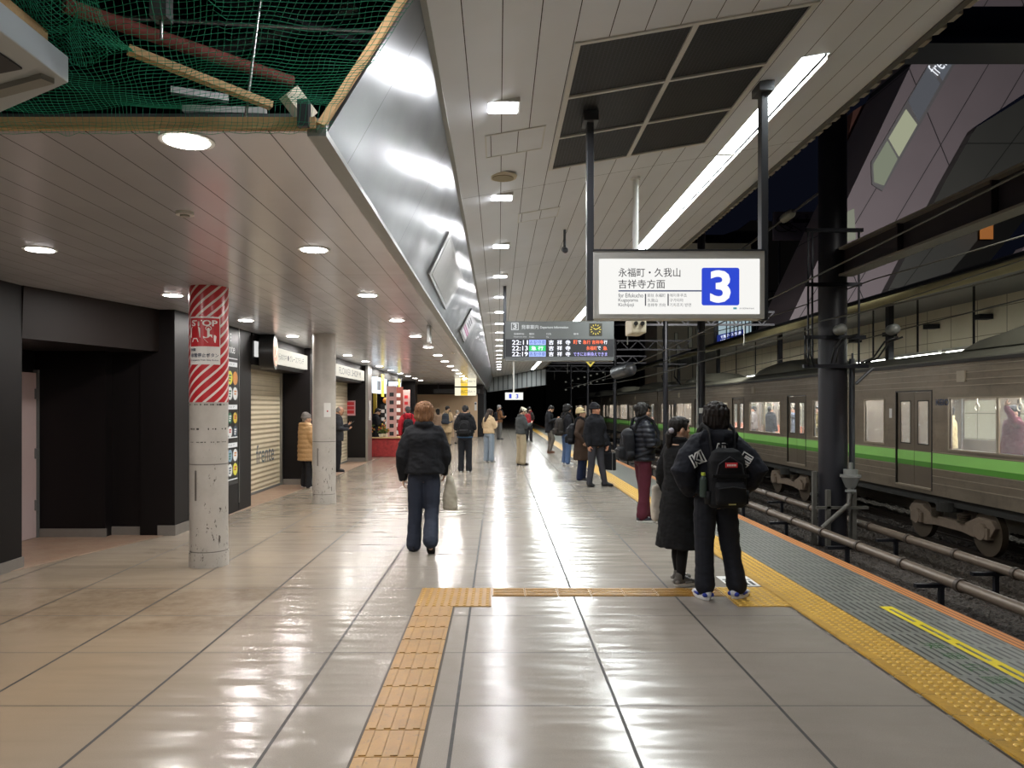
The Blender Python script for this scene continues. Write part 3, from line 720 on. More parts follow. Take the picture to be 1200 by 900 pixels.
# yellow arrow sign under the board
e = empty('arrow_sign', (XX(692, 22), 22, 2.7), 'small yellow triangle sign hanging below the departure board', 'sign')
a, b, c_ = (XX(686, 22), Z(423, 22)), (XX(698, 22), Z(423, 22)), (XX(692, 22), Z(430, 22))
MB().prism([a, b, c_], 1, 22, 22.04).build('triangle', glow('yellow_lit', 'd8c23a', .8), e)
MB().prism([(a[0] + .08, a[1] - .03), (b[0] - .08, b[1] - .03), (c_[0], c_[1] + .07)], 1, 21.99, 22).build('inner_triangle', M['vinyl_black'], e)
MB().box(c_[0] - .02, c_[0] + .02, 22.01, 22.03, a[1], zc(c_[0])).build('hanger_post', M['charcoal'], e)
# hanging blade signs on the low ceiling
for (px, py, Y, lb) in ((503, 378, 11.6, 'thin hanging bracket on the low ceiling near the fascia'),):
    x = XX(502, 11.6); e = empty('hanging_blade_sign', (x, Y, LC), lb, 'sign')
    MB().box(x - .02, x + .02, Y, Y + .3, LC - .26, LC).build('blade', M['steel'], e)

# fascia display panels
def on_fascia(s, y, d=0.0):  # s 0..1 up the fascia
    nx_, nz_ = (zb - za), -(xb - xa); L = math.hypot(nx_, nz_); nx_, nz_ = nx_ / L, nz_ / L
    return (xa + (xb - xa) * s + nx_ * d, y, za + (zb - za) * s + nz_ * d)
def fascia_quad(name, y0, y1, s0, s1, d0, d1, mat, par, sk=.47):
    P = []
    for d in (d0, d1):
        for (s, y) in ((s0, y0), (s0, y1), (s1, y1), (s1, y0)): P.append(on_fascia(s, y + sk * s, d))
    return MB().hexa(P).build(name, mat, par)
def fas_pt(px, py, d=0.0):   # the fascia point seen at a pixel, d metres proud of it
    nx_, nz_ = (zb - za), -(xb - xa); L = math.hypot(nx_, nz_); nx_, nz_ = nx_ / L, nz_ / L
    dx_, dz_ = (px - VX) / F, (VY - py) / F
    yy_ = (nx_ * (xa + nx_ * d) + nz_ * (za + nz_ * d - EYE)) / (nx_ * dx_ + nz_ * dz_)
    return Vector((dx_ * yy_, yy_, EYE + dz_ * yy_))
def fas_panel(name, c4, d0, d1, mat, par):
    P = [fas_pt(*c) for c in c4]; n_ = Vector(((zb - za), 0, -(xb - xa))).normalized()
    if n_.x < 0: n_ = -n_
    return MB().hexa([p + n_ * d0 for p in P] + [p + n_ * d1 for p in P]).build(name, mat, par)
def inset(c4, k):
    cx_, cy_ = sum(c[0] for c in c4) / 4, sum(c[1] for c in c4) / 4
    return [(cx_ + (a - cx_) * k, cy_ + (b - cy_) * k) for a, b in c4]
for i, (c4, lb) in enumerate((([(501, 321), (525, 271), (542, 326), (521, 362)], 'slanted silver framed panel on the polished fascia, nearest one'),
                              ([(538, 388), (552, 361), (557, 379), (543, 401)], 'slanted white poster with a pink stripe on the polished fascia'))):
    p0 = fas_pt(*c4[0]); e = empty('fascia_panel', p0, lb, 'display panel')
    fas_panel('frame', c4, .002, .02, M['steel'], e)
    fas_panel('face', inset(c4, .86 if i == 0 else .8), .02, .024, simple('pale_panel', 'a3a4a0', .5) if i == 0 else glow('poster_white', 'f2f0f2', .6), e)
    if i:
        a, b, c_, d_ = inset(c4, .8); lerp = lambda u, v, k: (u[0] + (v[0] - u[0]) * k, u[1] + (v[1] - u[1]) * k)
        for k0, k1 in ((.18, .24), (.30, .36)): fas_panel('pink_stripe', [lerp(a, b, k0), lerp(a, b, k1), lerp(d_, c_, k1), lerp(d_, c_, k0)], .024, .026, simple('magenta_print', 'b93c8c', .5), e)
        for k0, k1 in ((.5, .56), (.64, .70), (.78, .84)): fas_panel('print_line', [lerp(lerp(a, b, k0), lerp(d_, c_, k0), .2), lerp(lerp(a, b, k1), lerp(d_, c_, k1), .2), lerp(lerp(a, b, k1), lerp(d_, c_, k1), .7), lerp(lerp(a, b, k0), lerp(d_, c_, k0), .7)], .024, .026, M['print_grey'], e)

# ================================================================ CEILING OPENING: NET, TIMBER, PIPES, WHITE UNIT
def net_h(x, y):
    return 2.955 - .05 * math.sin((x + 2.9) * 2.2) * max(0, min(1, (3.4 - y) / .6)) + .035 * noise.noise(Vector((x * 2.5, y * 2.5, 1))) + .35 * max(0, 2.9 - y) * (1 if x < -1 else .7)
vs = []; nxn, nyn = 118, 92
for j in range(nyn + 1):
    for i in range(nxn + 1):
        u, v = i / nxn, j / nyn
        y = 1.15 + v * 2.28; x = -3.5 + u * (2.72 + max(0, 3.43 - y) * .60)
        x2 = x + (0 if j != nyn else 0); lim = -.785 + .75 * max(0, 3.0 - y) * .12
        x2 += .025 * noise.noise(Vector((x * 6, y * 6, 0))); y2 = y + .03 * noise.noise(Vector((x * 6, y * 6, 5)))
        z2 = net_h(x, y)
        if j >= nyn - 3: z2 = LC - .01 + .006 * (nyn - j) - .035 * abs(noise.noise(Vector((x * 9, 0, 2)))) * (j == nyn); y2 = y + .03 * noise.noise(Vector((x * 11, 2, 0)))
        vs.append((x2, y2, z2))
o = MB().add(vs, [(j * (nxn + 1) + i, j * (nxn + 1) + i + 1, (j + 1) * (nxn + 1) + i + 1, (j + 1) * (nxn + 1) + i) for j in range(nyn) for i in range(nxn) if not (vs[j * (nxn + 1) + i][0] < -1.66 and vs[j * (nxn + 1) + i][1] < 2.72)]).build('safety_net', M['green_net'])
wf = o.modifiers.new('w', 'WIREFRAME'); wf.thickness = .0026; wf.use_even_offset = False
tag(o, 'green safety net stretched under the opening in the low ceiling', 'net')
# bunched second layer of the same net
vs = []
for j in range(61):
    for i in range(81):
        x = -2.35 + .95 * i / 80; y = 2.05 + .85 * j / 60
        vs.append((x + .05 * noise.noise(Vector((x * 9, y * 9, 8))), y + .05 * noise.noise(Vector((x * 9, y * 9, 4))), net_h(x, y) + .03 + .06 * noise.noise(Vector((x * 7, y * 7, 9)))))
o = MB().add(vs, [(j * 81 + i, j * 81 + i + 1, (j + 1) * 81 + i + 1, (j + 1) * 81 + i) for j in range(60) for i in range(80)]).build('bunched_net', M['green_net'])
wf = o.modifiers.new('w', 'WIREFRAME'); wf.thickness = .003; wf.use_even_offset = False
tag(o, 'bunched doubled part of the green net beside the white ceiling unit', 'net')
def bar_thing(name, a, b, wd, ht, mat, lb, cat, rnd=False, up=Vector((0, 0, 1))):
    o = (MB().tube([a, b], wd / 2, 14) if rnd else MB().bar(a, b, wd, ht, up)).build(name, mat, smooth='auto' if rnd else False)
    return tag(o, lb, cat)
def PZ(px, py, z): Y = (z - EYE) * F / (VY - py); return (XX(px, Y), Y, z)
bar_thing('timber_batten', PZ(150, 58, 3.12), PZ(318, 124, 3.03), .045, .03, M['wood'], 'pale timber batten lying above the green net', 'timber')
bar_thing('red_pipe', PZ(75, 6, 3.35), PZ(342, 96, 3.35), .065, 0, M['rust'], 'rust red pipe running above the green net', 'pipe', True)
bar_thing('edge_timber', (-3.6, 3.42, 2.925), (-.82, 3.42, 2.925), .035, .05, M['wood'], 'long timber edge along the far side of the ceiling opening', 'timber')
bar_thing('edge_timber', (-.80, 3.42, 2.915), (-.455, 3.90, 3.80), .035, .03, M['wood'], 'timber strip up the cut edge of the polished fascia', 'timber', up=Vector((0, 1, 0)))
bar_thing('white_stub_duct', PZ(338, 108, 3.1), PZ(362, 140, 3.0), .07, .08, M['cream'], 'short pale stub hanging at the corner of the net', 'duct')
bar_thing('steel_beam', (-4.5, 3.75, 3.02), (-.9, 3.75, 3.02), .10, .12, M['midgrey'], 'grey steel beam seen above the near edge of the low ceiling', 'beam')
bar_thing('steel_beam', (-3.2, 2.2, 3.75), (-.5, 4.6, 3.75), .08, .10, M['charcoal'], 'dark diagonal beam inside the ceiling void', 'beam')
bar_thing('hanging_rod', (-1.15, 3.45, 2.95), (-1.0, 3.6, 4.6), .014, 0, M['steel'], 'thin steel rod at the corner inside the ceiling void', 'rod', True)
bar_thing('hanging_rod', (-1.42, 3.2, 3.2), (-1.42, 3.2, 4.6), .014, 0, M['steel'], 'thin vertical rod above the middle of the net', 'rod', True)
bar_thing('conduit', (-3.0, 3.2, 3.5), (-.5, 4.2, 3.9), .03, 0, M['midgrey'], 'thin grey conduit crossing the ceiling void', 'conduit', True)
bar_thing('conduit', PZ(130, 20, 3.6), PZ(470, 40, 3.6), .022, 0, M['steel'], 'thin pale conduit high in the void near the top of the photo', 'conduit', True)
bar_thing('metal_channel', PZ(200, 106, 3.15), PZ(268, 116, 3.15), .04, .03, M['steel'], 'short pale metal channel behind the net above the first downlight', 'channel')
bar_thing('metal_channel', PZ(215, 128, 3.1), PZ(312, 131, 3.1), .04, .03, M['white'], 'white metal channel just above the low ceiling edge behind the net', 'channel')
bar_thing('duct_pipe', PZ(250, 60, 3.7), PZ(420, 10, 3.9), .10, 0, M['midgrey'], 'grey duct pipe slanting across the dark void', 'duct', True)
bar_thing('junction_box', (-1.42, 3.2, 3.28), (-1.42, 3.2, 3.42), .07, .07, M['midgrey'], 'small grey box on the rod above the net', 'junction box')
bar_thing('corner_block', (-.87, 3.40, 2.90), (-.87, 3.40, 3.02), .05, .05, M['charcoal'], 'small dark block at the corner of the ceiling opening', 'block')
un = empty('ceiling_unit', (-2.2, 2.5, 2.85), 'white metal box unit hanging at the upper left with a timber on top', 'air unit')
cR = (-1.59, 2.81); 
MB().hexa([(-3.2, .8, 2.85), (-1.585, .8, 2.85), (-1.59, 2.81, 2.85), (-3.2, 3.85, 2.85), (-3.2, .8, 2.945), (-1.585, .8, 2.945), (-1.59, 2.81, 2.945), (-3.2, 3.85, 2.945)]).build('casing', simple('pale_blue_white_metal', 'b9c1c6', .4, .2, .03), un, bevel=.004)
A3 = [PZ(px, py, 2.849) for px, py in ((-60, 20), (26, 79), (-60, 96))]
MB().add(A3 + [(a, b, 2.842) for a, b, c in A3], [(0, 1, 2), (5, 4, 3), (0, 3, 4, 1), (1, 4, 5, 2), (2, 5, 3, 0)]).build('intake_opening', M['charcoal'], un)
MB().bar(PZ(-40, 118, 2.84), PZ(56, 92, 2.84), .05, .02).build('intake_rim', M['grey'], un)
MB().bar((-1.68, .8, 2.98), (-1.68, 2.74, 2.98), .11, .05).build('timber_packer', M['wood'], un)
# ================================================================ LEFT WALL: DIRECTORY, SHUTTERS, SHOP SIGNS
def wy(px, x=W): return F * x / (px - VX)         # Y where the pixel column meets the wall plane X
DB = empty('shop_directory', (W, 11.3, .4), 'black shop directory board with rows of round shop logos', 'directory board')
y0, y1 = 10.55, 12.03
MB().box(W - .0, W + .012, y0, y1, .45, 2.86).build('board', M['vinyl_black'], DB)
M['dirwhite'] = glow('directory_white', 'e9e9e6', .75)
text('lettering', 'frente', M['dirwhite'], DB, (W + .014, 11.62, 2.55), face='+X', w=.5, h=.14, bold=.01)
for k in range(3): MB().box(W + .012, W + .016, 11.66, 11.70, 2.66 + .05 * k, 2.685 + .05 * k).build('flame_dot', M['dirwhite'], DB)
def ds(name, ya, yb, za, zb, mat): return MB().box(W + .012, W + .015, ya, yb, za, zb).build(name, mat, DB)
for z in (2.40, 1.18, .53): ds('rule', y0 + .1, y1 - .05, z - .008, z + .008, M['dirwhite'])
for z, s_ in ((2.31, '1F フロア'), (1.65, '2F フロア'), (1.06, '3F フロア')):
    ds('heading_bar', y0 + .3, y1 - .06, z - .035, z + .035, M['dirwhite'])
    text('lettering', s_, M['vinyl_black'], DB, (W + .017, 11.6, z), face='+X', w=.5, h=.03)
cols = {'w': 'e6e4de', 'r': 'c8433d', 'y': 'd8b83a', 'o': 'd88a3a', 'g': '2f6b4a', 'p': 'd9a08f', 'Y': 'e2d63a', 'b': '3c4a5a', 'l': '8fa8b8'}
cm = {k: glow('logo_' + k, v, .7) for k, v in cols.items()}
rows = [(2.10, 'owrYo', .105), (1.86, 'wrrww', .10), (1.48, 'wwpgy', .085), (1.27, 'wwwwb', .085), (.90, 'wwwlw', .095), (.68, 'wylwY', .095)]
for z, s_, r in rows:
    for q, ch in enumerate(s_):
        yc = 10.96 + .23 * q
        mb = MB().tube([(W + .012, yc, z), (W + .016, yc, z)], r if r > .06 else .06, 26)
        d_ = mb.build('shop_logo', cm[ch], DB)
        k = (q * 7 + int(z * 100)) % 4
        ink = [cm['r'], cm['b'], cm['o'], cm['g']][k]; dd = cm['w'] if ch in 'rgb' else ink
        m2 = MB()
        for u in range(2 + k % 2): m2.box(W + .017, W + .019, yc - r * .55, yc + r * (.5 - .2 * u), z + r * (.35 - .4 * u) - .012, z + r * (.35 - .4 * u) + .012)
        m2.build('logo_mark', dd, d_)
# shutters
t = NT('cream_shutter'); z = t.xyz()[2]
j = t.lines(2, 0, .094, .009); wv = t.math('SINE', t.math('MULTIPLY', z, 2 * PI / .094))
t.set(t.mix(j, t.mix(t.noise(3, 4), lin('d8cdb4'), lin('c7bb9f')), lin('a09479')), .45, .1); t.bump(wv, .6, .01); M['shutter'] = t.m
sh = empty('roller_shutter', (-4.62, 14.4, 0), 'closed cream roller shutter between the black panel and the pier', 'shutter')
MB().box(-4.66, -4.62, 12.7, 16.05, .03, 2.38).build('curtain', M['shutter'], sh)
MB().box(-4.66, -4.60, 12.7, 16.05, 0, .05).build('bottom_rail', M['midgrey'], sh)
MB().box(-4.66, -4.57, 16.05, 16.10, 0, 2.4).build('guide_rail', M['steel'], sh)
text('lettering', 'frente', simple('blue_grey_print', '4e5f6a', .5), sh, (-4.616, 15.05, .74), face='+X', w=1.15, h=.36, bold=.0)
def header(yA, yB, label, body, bcol=None, tw=None, sy0=None, th=.13, mat=None, lx=None):
    e = empty('shop_fascia', (W, (yA + yB) / 2, 2.36), label, 'shop sign')
    MB().box(W - .55, W + .02, yA, yB, 2.36, LC - .005).build('header_box', M['black'], e)
    sa = sy0 if sy0 else yA + .3
    p_ = MB().box(W + .021, W + .10, sa, yB - .05, 2.44, 2.73).build('sign_panel', mat or glow('sign_panel_lit', 'e9e4d4', .75), e)
    text('lettering', body, M['vinyl_black'], p_, (W + .104, (sa + yB - .05) / 2, 2.585), face='+X', w=tw or (yB - sa) * .8, h=th)
    return e
h1 = header(12.69, 16.08, 'black shop header with a white Japanese name panel above the shutter', 'ひらめカキ ● グレースフランデ', sy0=13.5, tw=1.9)
MB().box(W + .021, W + .05, 12.78, 12.92, 2.50, 2.76).build('side_panel', M['dirwhite'], h1)
cl = empty('round_shop_sign', (W, 13.2, 2.33), 'round black rimmed sign with an orange lit face above the shutter', 'round sign')
rot = Matrix.Translation(Vector((W + .17, 13.15, 2.60))) @ Matrix.Rotation(math.radians(8), 4, 'Z')
def disc(r, a, b, n=40): # disc whose face looks along +X
    return MB().tube([(a, 0, 0), (b, 0, 0)], r, n).xf(rot)
disc(.30, -.14, .10).build('rim', M['vinyl_black'], cl, smooth='auto')
disc(.245, .10, .108).build('lit_face', glow('orange_lit_face', 'e8b89a', .9), cl)
disc(.15, .108, .112).build('motif', glow('orange_lit_motif', 'e09070', .9), cl)
mb = MB(); 
for k in range(6): mb.bar((.116, 0, 0), (.116, .2 * math.sin(k * PI / 3), .2 * math.cos(k * PI / 3)), .02, .004, Vector((1, 0, 0)))
mb.xf(rot).build('motif_line', glow('cream_lit', 'f3e3c8', .9), cl)
sh2 = empty('roller_shutter', (-4.55, 20, 0), 'second cream roller shutter behind the person in the charcoal suit', 'shutter')
MB().box(-4.6, -4.55, 17.6, 22.9, .03, 2.38).build('curtain', M['shutter'], sh2)
MB().box(-4.6, -4.53, 17.6, 22.9, 0, .05).build('bottom_rail', M['midgrey'], sh2)
header(17.6, 22.88, 'flower shop header panel with black lettering on white', 'FLOWER SHOP M', sy0=18.6, tw=3.0, th=.17)
# posters
def poster(x, ya, yb, za, zb, bg_, lb, face='+X', bars=((.75, .9), (.5, .6), (.2, .3)), ink=None):
    e = empty('poster', (x, (ya + yb) / 2, za), lb, 'poster')
    MB().box(x, x + .012, ya, yb, za, zb).build('sheet', bg_, e)
    for a, b in bars: MB().box(x + .012, x + .014, ya + .1 * (yb - ya), yb - .1 * (yb - ya), za + a * (zb - za), za + b * (zb - za)).build('print_block', ink or M['print_grey'], e)
    return e
pk = simple('pink_poster_paper', 'c79aa0', .6)
def fposter(px0, px1, py0, py1, Y, bgm, lb, ink, n=3):
    x0, x1, z1, z0 = XX(px0, Y), XX(px1, Y), Z(py0, Y), Z(py1, Y)
    e = empty('poster', ((x0 + x1) / 2, Y, z0), lb, 'poster')
    MB().box(x0, x1, Y - .012, Y - .001, z0, z1).build('sheet', bgm, e)
    for q in range(n):
        zc_ = z1 - (z1 - z0) * (.2 + .28 * q); MB().box(x0 + .12 * (x1 - x0), x1 - .12 * (x1 - x0), Y - .015, Y - .012, zc_ - .05, zc_ + .05).build('print_block', ink, e)
    return e
fposter(404.5, 416.5, 469.5, 487, 22.88, pk, 'pink notice on the black pier past the charcoal suited person', M['sticker_red'])
poster(-3.995, 16.3, 17.1, 1.0, 1.95, pk, 'pink and red poster on the pier beside the second pillar', ink=M['sticker_red'])
poster(-3.995, 16.5, 17.3, 2.05, 2.62, simple('maroon_panel', '5a3a40', .5), 'dark maroon panel high on the pier beside the second pillar', bars=((.3, .6),), ink=pk)
o = MB().box(-4.0, -3.93, 22.885, 23.6, 0, LC).build('cladding_panel', M['steel']); tag(o, 'tall brushed steel cladding on the corner past the flower shop', 'cladding')
o = MB().box(-3.99, -3.93, 17.0, 17.55, 0, LC).build('cladding_panel', M['steel']); tag(o, 'tall brushed steel cladding on the pier before the flower shop', 'cladding')
e = empty('wall_intercom', (-3.92, 23.2, 1.2), 'small white panel on the brushed steel corner', 'panel')
MB().box(-3.93, -3.915, 23.1, 23.35, 1.25, 1.85).build('plate', M['vinyl_white'], e)
# lit shop signs further along
for i, (ya, yb, c1, c2, lb) in enumerate(((24.3, 26.6, 'dfe9f2', 'e6cf3a', 'bright white and yellow lit shop sign, nearest one past the steel corner'), (29.0, 30.4, 'd5e6ee', 'e6d84a', 'smaller white and yellow lit shop sign beyond the red banner'))):
    e = empty('lit_shop_sign', (-3.9, ya, 2.2), lb, 'shop sign')
    MB().box(-4.2, -3.9, ya, yb, 2.12, 2.62).build('lightbox', glow('cold_white_lit', c1, 1.6), e)
    m_ = (ya + yb) / 2; MB().box(-3.9, -3.88, m_ - .15, m_ + .35, 2.0, 2.75).build('yellow_band', glow('yellow_lit_band', c2, 1.4), e)
    for q in range(3): MB().box(-3.9, -3.89, ya + .2 + .22 * q, ya + .32 + .22 * q, 2.2, 2.5).build('glyph', M['vinyl_black'], e)
MB
o = MB().box(-4.45, -4.0, 23.65, 30.4, 2.62, LC - .005).build('shop_header', M['black']); tag(o, 'black shop header along the lit shop fronts', 'header')
e = empty('yellow_post', (-4.2, 26.2, 0), 'slim yellow post at the lit shop front', 'post'); MB().box(-4.3, -4.2, 26.1, 26.3, 0, 2.6).build('post', simple('yellow_paint', 'b69a2c', .5), e)
rb = simple('red_banner_cloth', '9c3a34', .7, 0, .2, 14)
for i, (px, Y, lb, c) in enumerate(((459, 25.2, 'tall pale pink banner with dark writing outside the shops', 'c79a92'), (467, 26.5, 'tall dark red banner outside the shops', '7c3a2e'), (476, 31, 'pink narrow banner farther along the shops', 'b98f88'))):
    x = XX(px, Y); e = empty('shop_banner', (x, Y, 0), lb, 'banner')
    MB().cyl((x - .17, Y), .012, 0, 2.4, 10).build('pole', M['white'], e)
    f = MB().box(x - .16, x + .16, Y - .01, Y + .01, .35, 2.35).build('cloth', simple('banner_cloth_' + 'abc'[i], c, .7), e)
    for q in range(6): MB().box(x - .07, x + .07, Y - .014, Y - .011, .7 + .26 * q, .83 + .26 * q).build('glyph', [M['vinyl_black'], M['vinyl_white'], M['sticker_red']][i], f)
# flower display: sign board, bouquets, red crates
e = empty('shop_display_board', (XX(453, 25.8), 25.8, .9), 'black and white checked shop board topped by an orange emblem', 'sign')
bx = XX(453, 25.8); MB().box(bx - .2, bx + .2, 25.8, 25.85, 1.0, 1.75).build('board', M['vinyl_black'], e)
for r_ in range(5):
    for c_ in range(3):
        if (r_ + c_) % 2: MB().box(bx - .18 + .125 * c_, bx - .07 + .125 * c_, 25.79, 25.8, 1.05 + .135 * r_, 1.16 + .135 * r_).build('check', M['vinyl_white'], e)
MB().ball((bx, 25.8, 1.87), (.13, .06, .11)).build('emblem', simple('orange_emblem', 'd48a3c', .6), e, smooth=True)
cr = empty('display_table', (XX(448, 25.6), 25.6, 0), 'low red patterned display table below the flowers', 'table')
dx = XX(446, 25.0); MB().box(dx - .5, dx + .65, 25.05, 25.7, 0, .62).build('cloth_front', simple('red_patterned_cloth', '9c2f2e', .7, 0, .8, 9), cr, bevel=.02)
MB().box(dx - .55, dx + .7, 25.0, 25.75, .62, .66).build('table_top', M['wood'], cr)
for k in range(7):
    x = dx - .25 + .13 * (k % 4) + .06 * random.random(); z = .66; y = 25.2 + .25 * (k // 4)
    pos = ['front left', 'front second', 'front third', 'front right', 'back left', 'back middle', 'back right'][k]
    e = empty('potted_flower', (x, y, z), 'small potted plant with %s blooms on the red table, %s of the group' % (['orange', 'yellow', 'red'][k % 3], pos), 'potted plant', 'potted flowers on the red table')
    MB().cyl((x, y), .045, z, z + .1, 14, .06).build('pot', M['cream'], e)
    fo = MB(); bl_ = MB()
    for q in range(16):
        a = random.random() * 6.28; r = .09 * random.random() ** .5; h = z + .14 + .26 * random.random()
        fo.ball((x + r * math.cos(a), y + r * math.sin(a), h), (.05, .04, .02), 8)
        if q % 3 == 0: bl_.ball((x + r * math.cos(a) * 1.2, y + r * math.sin(a) * 1.2 - .03, h + .03), .03, 8)
    fo.build('foliage', simple('leaf_green', '55682f', .7, 0, .4, 30), e); bl_.build('bloom', simple('bloom', ['c9802e', 'd2b03c', 'b0402f'][k % 3], .7), e)
# hanging yellow and white direction sign near the hoarding
Yh = 33.0; e = empty('hanging_exit_sign', (XX(545, Yh), Yh, 1.9), 'hanging white and yellow lit direction sign before the beige hoarding', 'sign')
for (a, b) in ((441, 452.6), (454.2, 463.5)):
    f = MB().box(XX(533, Yh), XX(558, Yh), Yh, Yh + .2, Z(b, Yh), Z(a, Yh)).build('lit_panel', glow('warm_lit_panel', 'f2ecd2', .95), e)
    MB().box(XX(540, Yh), XX(548, Yh), Yh - .01, Yh - .002, Z(b, Yh), Z(a, Yh)).build('yellow_field', glow('yellow_lit_field', 'eec62a', .95), f)
    text('lettering', '出口', M['vinyl_black'], f, (XX(544, Yh), Yh - .02, Z((a + b) / 2, Yh)), h=.16); text('lettering', 'Exit →', M['print_grey'], f, (XX(553, Yh), Yh - .02, Z((a + b) / 2, Yh)), w=.28)
o = MB().box(-3.4, -1.0, 40.0, 40.3, 2.38, 2.6).box(-3.2, -3.16, 40.1, 40.14, 2.6, LC).box(-1.3, -1.26, 40.1, 40.14, 2.6, LC).build('dark_sign_panel', M['vinyl_black']); tag(o, 'dark hanging panel above the beige hoarding', 'sign')
fposter(556, 558.6, 471, 481, 41.99, M['vinyl_white'], 'small white paper pinned on the beige hoarding', M['print_grey'], 1)
for k in range(5):
    Y = 34 + 7 * k; x = -1.02
    if k > 1: x = -1.3
    e = empty('platform_column', (x, Y + 13, 0), '%s nearest dark square column on the left of the far platform' % ORD[k], 'column', 'far platform columns')
    MB().box(x - .14, x + .14, Y + 13, Y + 13.3, 0, 3.3).build('shaft', M['charcoal'], e)
    MB().box(x - .17, x + .17, Y + 12.97, Y + 13.33, 0, .25).build('base', M['grey'], e)
# ================================================================ TACTILE PAVING
yt = NT('yellow_tactile'); c = yt.mix(yt.ramp(yt.noise(6, 5, .65), 0, 1, .3, .7), lin('bd9336'), lin('a07a2c'))
c = yt.mix(yt.ramp(yt.noise(45, 3, .7), 0, .6, .5, .75), c, lin('7f6228')); c = yt.mix(yt.lines(1, .15, .30, .006), c, lin('5e4a22')); yt.set(c, .42); M['tact'] = yt.m
yt = NT('orange_tactile'); c = yt.mix(yt.ramp(yt.noise(5, 5, .65), 0, 1, .3, .7), lin('a17833'), lin('8b662b'))
c = yt.mix(yt.ramp(yt.noise(30, 4, .75), 0, .75, .56, .68), c, lin('6d5636')); yt.set(c, .45); M['tact2'] = yt.m
M['dot'] = simple('worn_yellow_studs', 'cfa84e', .4, 0, .12, 30); M['dot2'] = simple('worn_orange_studs', 'b38c48', .45, 0, .12, 30)
def dots(x0, x1, y0, y1, sp=.06, r=.017):
    mb = MB(); nx_ = int(round((x1 - x0) / sp)); ny_ = int(round((y1 - y0) / sp))
    for j in range(ny_):
        for i in range(nx_):
            cx, cy = x0 + (i + .5) * (x1 - x0) / nx_, y0 + (j + .5) * (y1 - y0) / ny_
            vs = [(cx + r * q * math.cos(k * PI / 4), cy + r * q * math.sin(k * PI / 4), h) for q, h in ((1, .006), (.7, .0118)) for k in range(8)]
            mb.add(vs, [tuple(range(8, 16))] + [(k, (k + 1) % 8, 8 + (k + 1) % 8, 8 + k) for k in range(8)])
    return mb
e = empty('edge_warning_strip', (2.6, 0, 0), 'long yellow dotted warning strip along the platform edge', 'tactile paving')
MB().box(2.42, 2.785, 0, 110, 0, .006).build('strip', M['tact'], e); dots(2.49, 2.785, 2.7, 26.7).build('raised_dots', M['dot'], e)
MB().box(2.425, 2.45, 0, 60, .006, .011).build('raised_bar', M['tact'], e)
e = empty('warning_blocks', (2.1, 6.6, 0), 'patch of yellow dotted blocks joining the edge strip behind the two near people', 'tactile paving')
MB().box(1.98, 2.418, 6.27, 6.93, 0, .006).build('strip', M['tact'], e); dots(1.98, 2.418, 6.27, 6.93).build('raised_dots', M['dot'], e)
e = empty('corner_blocks', (-.38, 6.6, 0), 'orange dotted corner blocks where the two guide strips meet', 'tactile paving')
MB().box(-.69, -.06, 6.27, 6.90, 0, .006).build('slab', M['tact2'], e); dots(-.69, -.06, 6.27, 6.90).build('raised_dots', M['dot2'], e)
e = empty('guide_strip', (-.52, 4, 0), 'orange ribbed guide strip running toward the camera', 'tactile paving')
for k in range(14):
    ya, yb = 6.265 - .3 * (k + 1), 6.265 - .3 * k
    b = MB().box(-.68, -.375, ya + .004, yb - .002, 0, .006)
    for q in range(4):
        for (u, v) in ((ya + .02, (ya + yb) / 2 - .008), ((ya + yb) / 2 + .008, yb - .02)) if 0 else ((ya + .012, yb - .012),):
            b.box(-.66 + .075 * q, -.625 + .075 * q, u, v, .006, .011)
    b.build('ribbed_block', M['tact2'], e)
MB().box(-.695, -.36, 2.0, 6.27, -.001, .0015).build('dark_joint', simple('dark_mortar', '4b443b', .8), e)
e = empty('guide_strip', (1, 6.75, 0), 'orange ribbed guide strip running across to the platform edge', 'tactile paving')
for k in range(7):
    xa_, xb_ = -.055 + .29 * k, -.055 + .29 * (k + 1)
    b = MB().box(xa_ + .003, xb_ - .003, 6.62, 6.90, 0, .006)
    for q in range(4): b.box(xa_ + .012, xb_ - .012, 6.64 + .068 * q, 6.67 + .068 * q, .006, .011)
    b.build('ribbed_block', M['tact2'], e)
ylw = simple('yellow_line_paint', 'd8c21f', .5, 0, .08, 20)
e = empty('yellow_line_marking', (3.2, 4, 0), 'bright yellow double line painted on the grey edge paving', 'floor marking')
b = MB().box(3.15, 3.185, 2.5, 6.2, -.001, .0015).box(3.215, 3.25, 2.5, 6.2, -.001, .0015)
for k in range(9): b.box(3.15, 3.25, 2.6 + .45 * k, 2.68 + .45 * k, -.001, .0018)
b.build('paint', ylw, e)
e = empty('worn_green_marking', (3.02, 4.85, 0), 'worn green painted characters on the grey edge paving', 'floor marking')
gp = simple('green_paint', '3f6a3c', .6, 0, .3, 60)
for k, ch in enumerate('乗車位置'):
    text('lettering', ch, gp, e, (3.02, 5.25 - .22 * k, .001), face='+Z', w=.15, h=.15, bold=-.01, rot=-PI / 2)
e = empty('floor_sticker', (2.2, 7.2, 0), 'black and white square sticker on the floor beside the yellow strip', 'sticker')
MB().box(2.12, 2.42, 7.0, 7.4, .0, .002).build('sheet', M['vinyl_white'], e)
for q in range(5): MB().box(2.14 + .055 * q, 2.17 + .055 * q, 7.03, 7.2, .002, .003).build('bar', M['vinyl_black'], e)
MB().box(2.14, 2.40, 7.24, 7.27, .002, .003).build('bar', M['vinyl_black'], e)
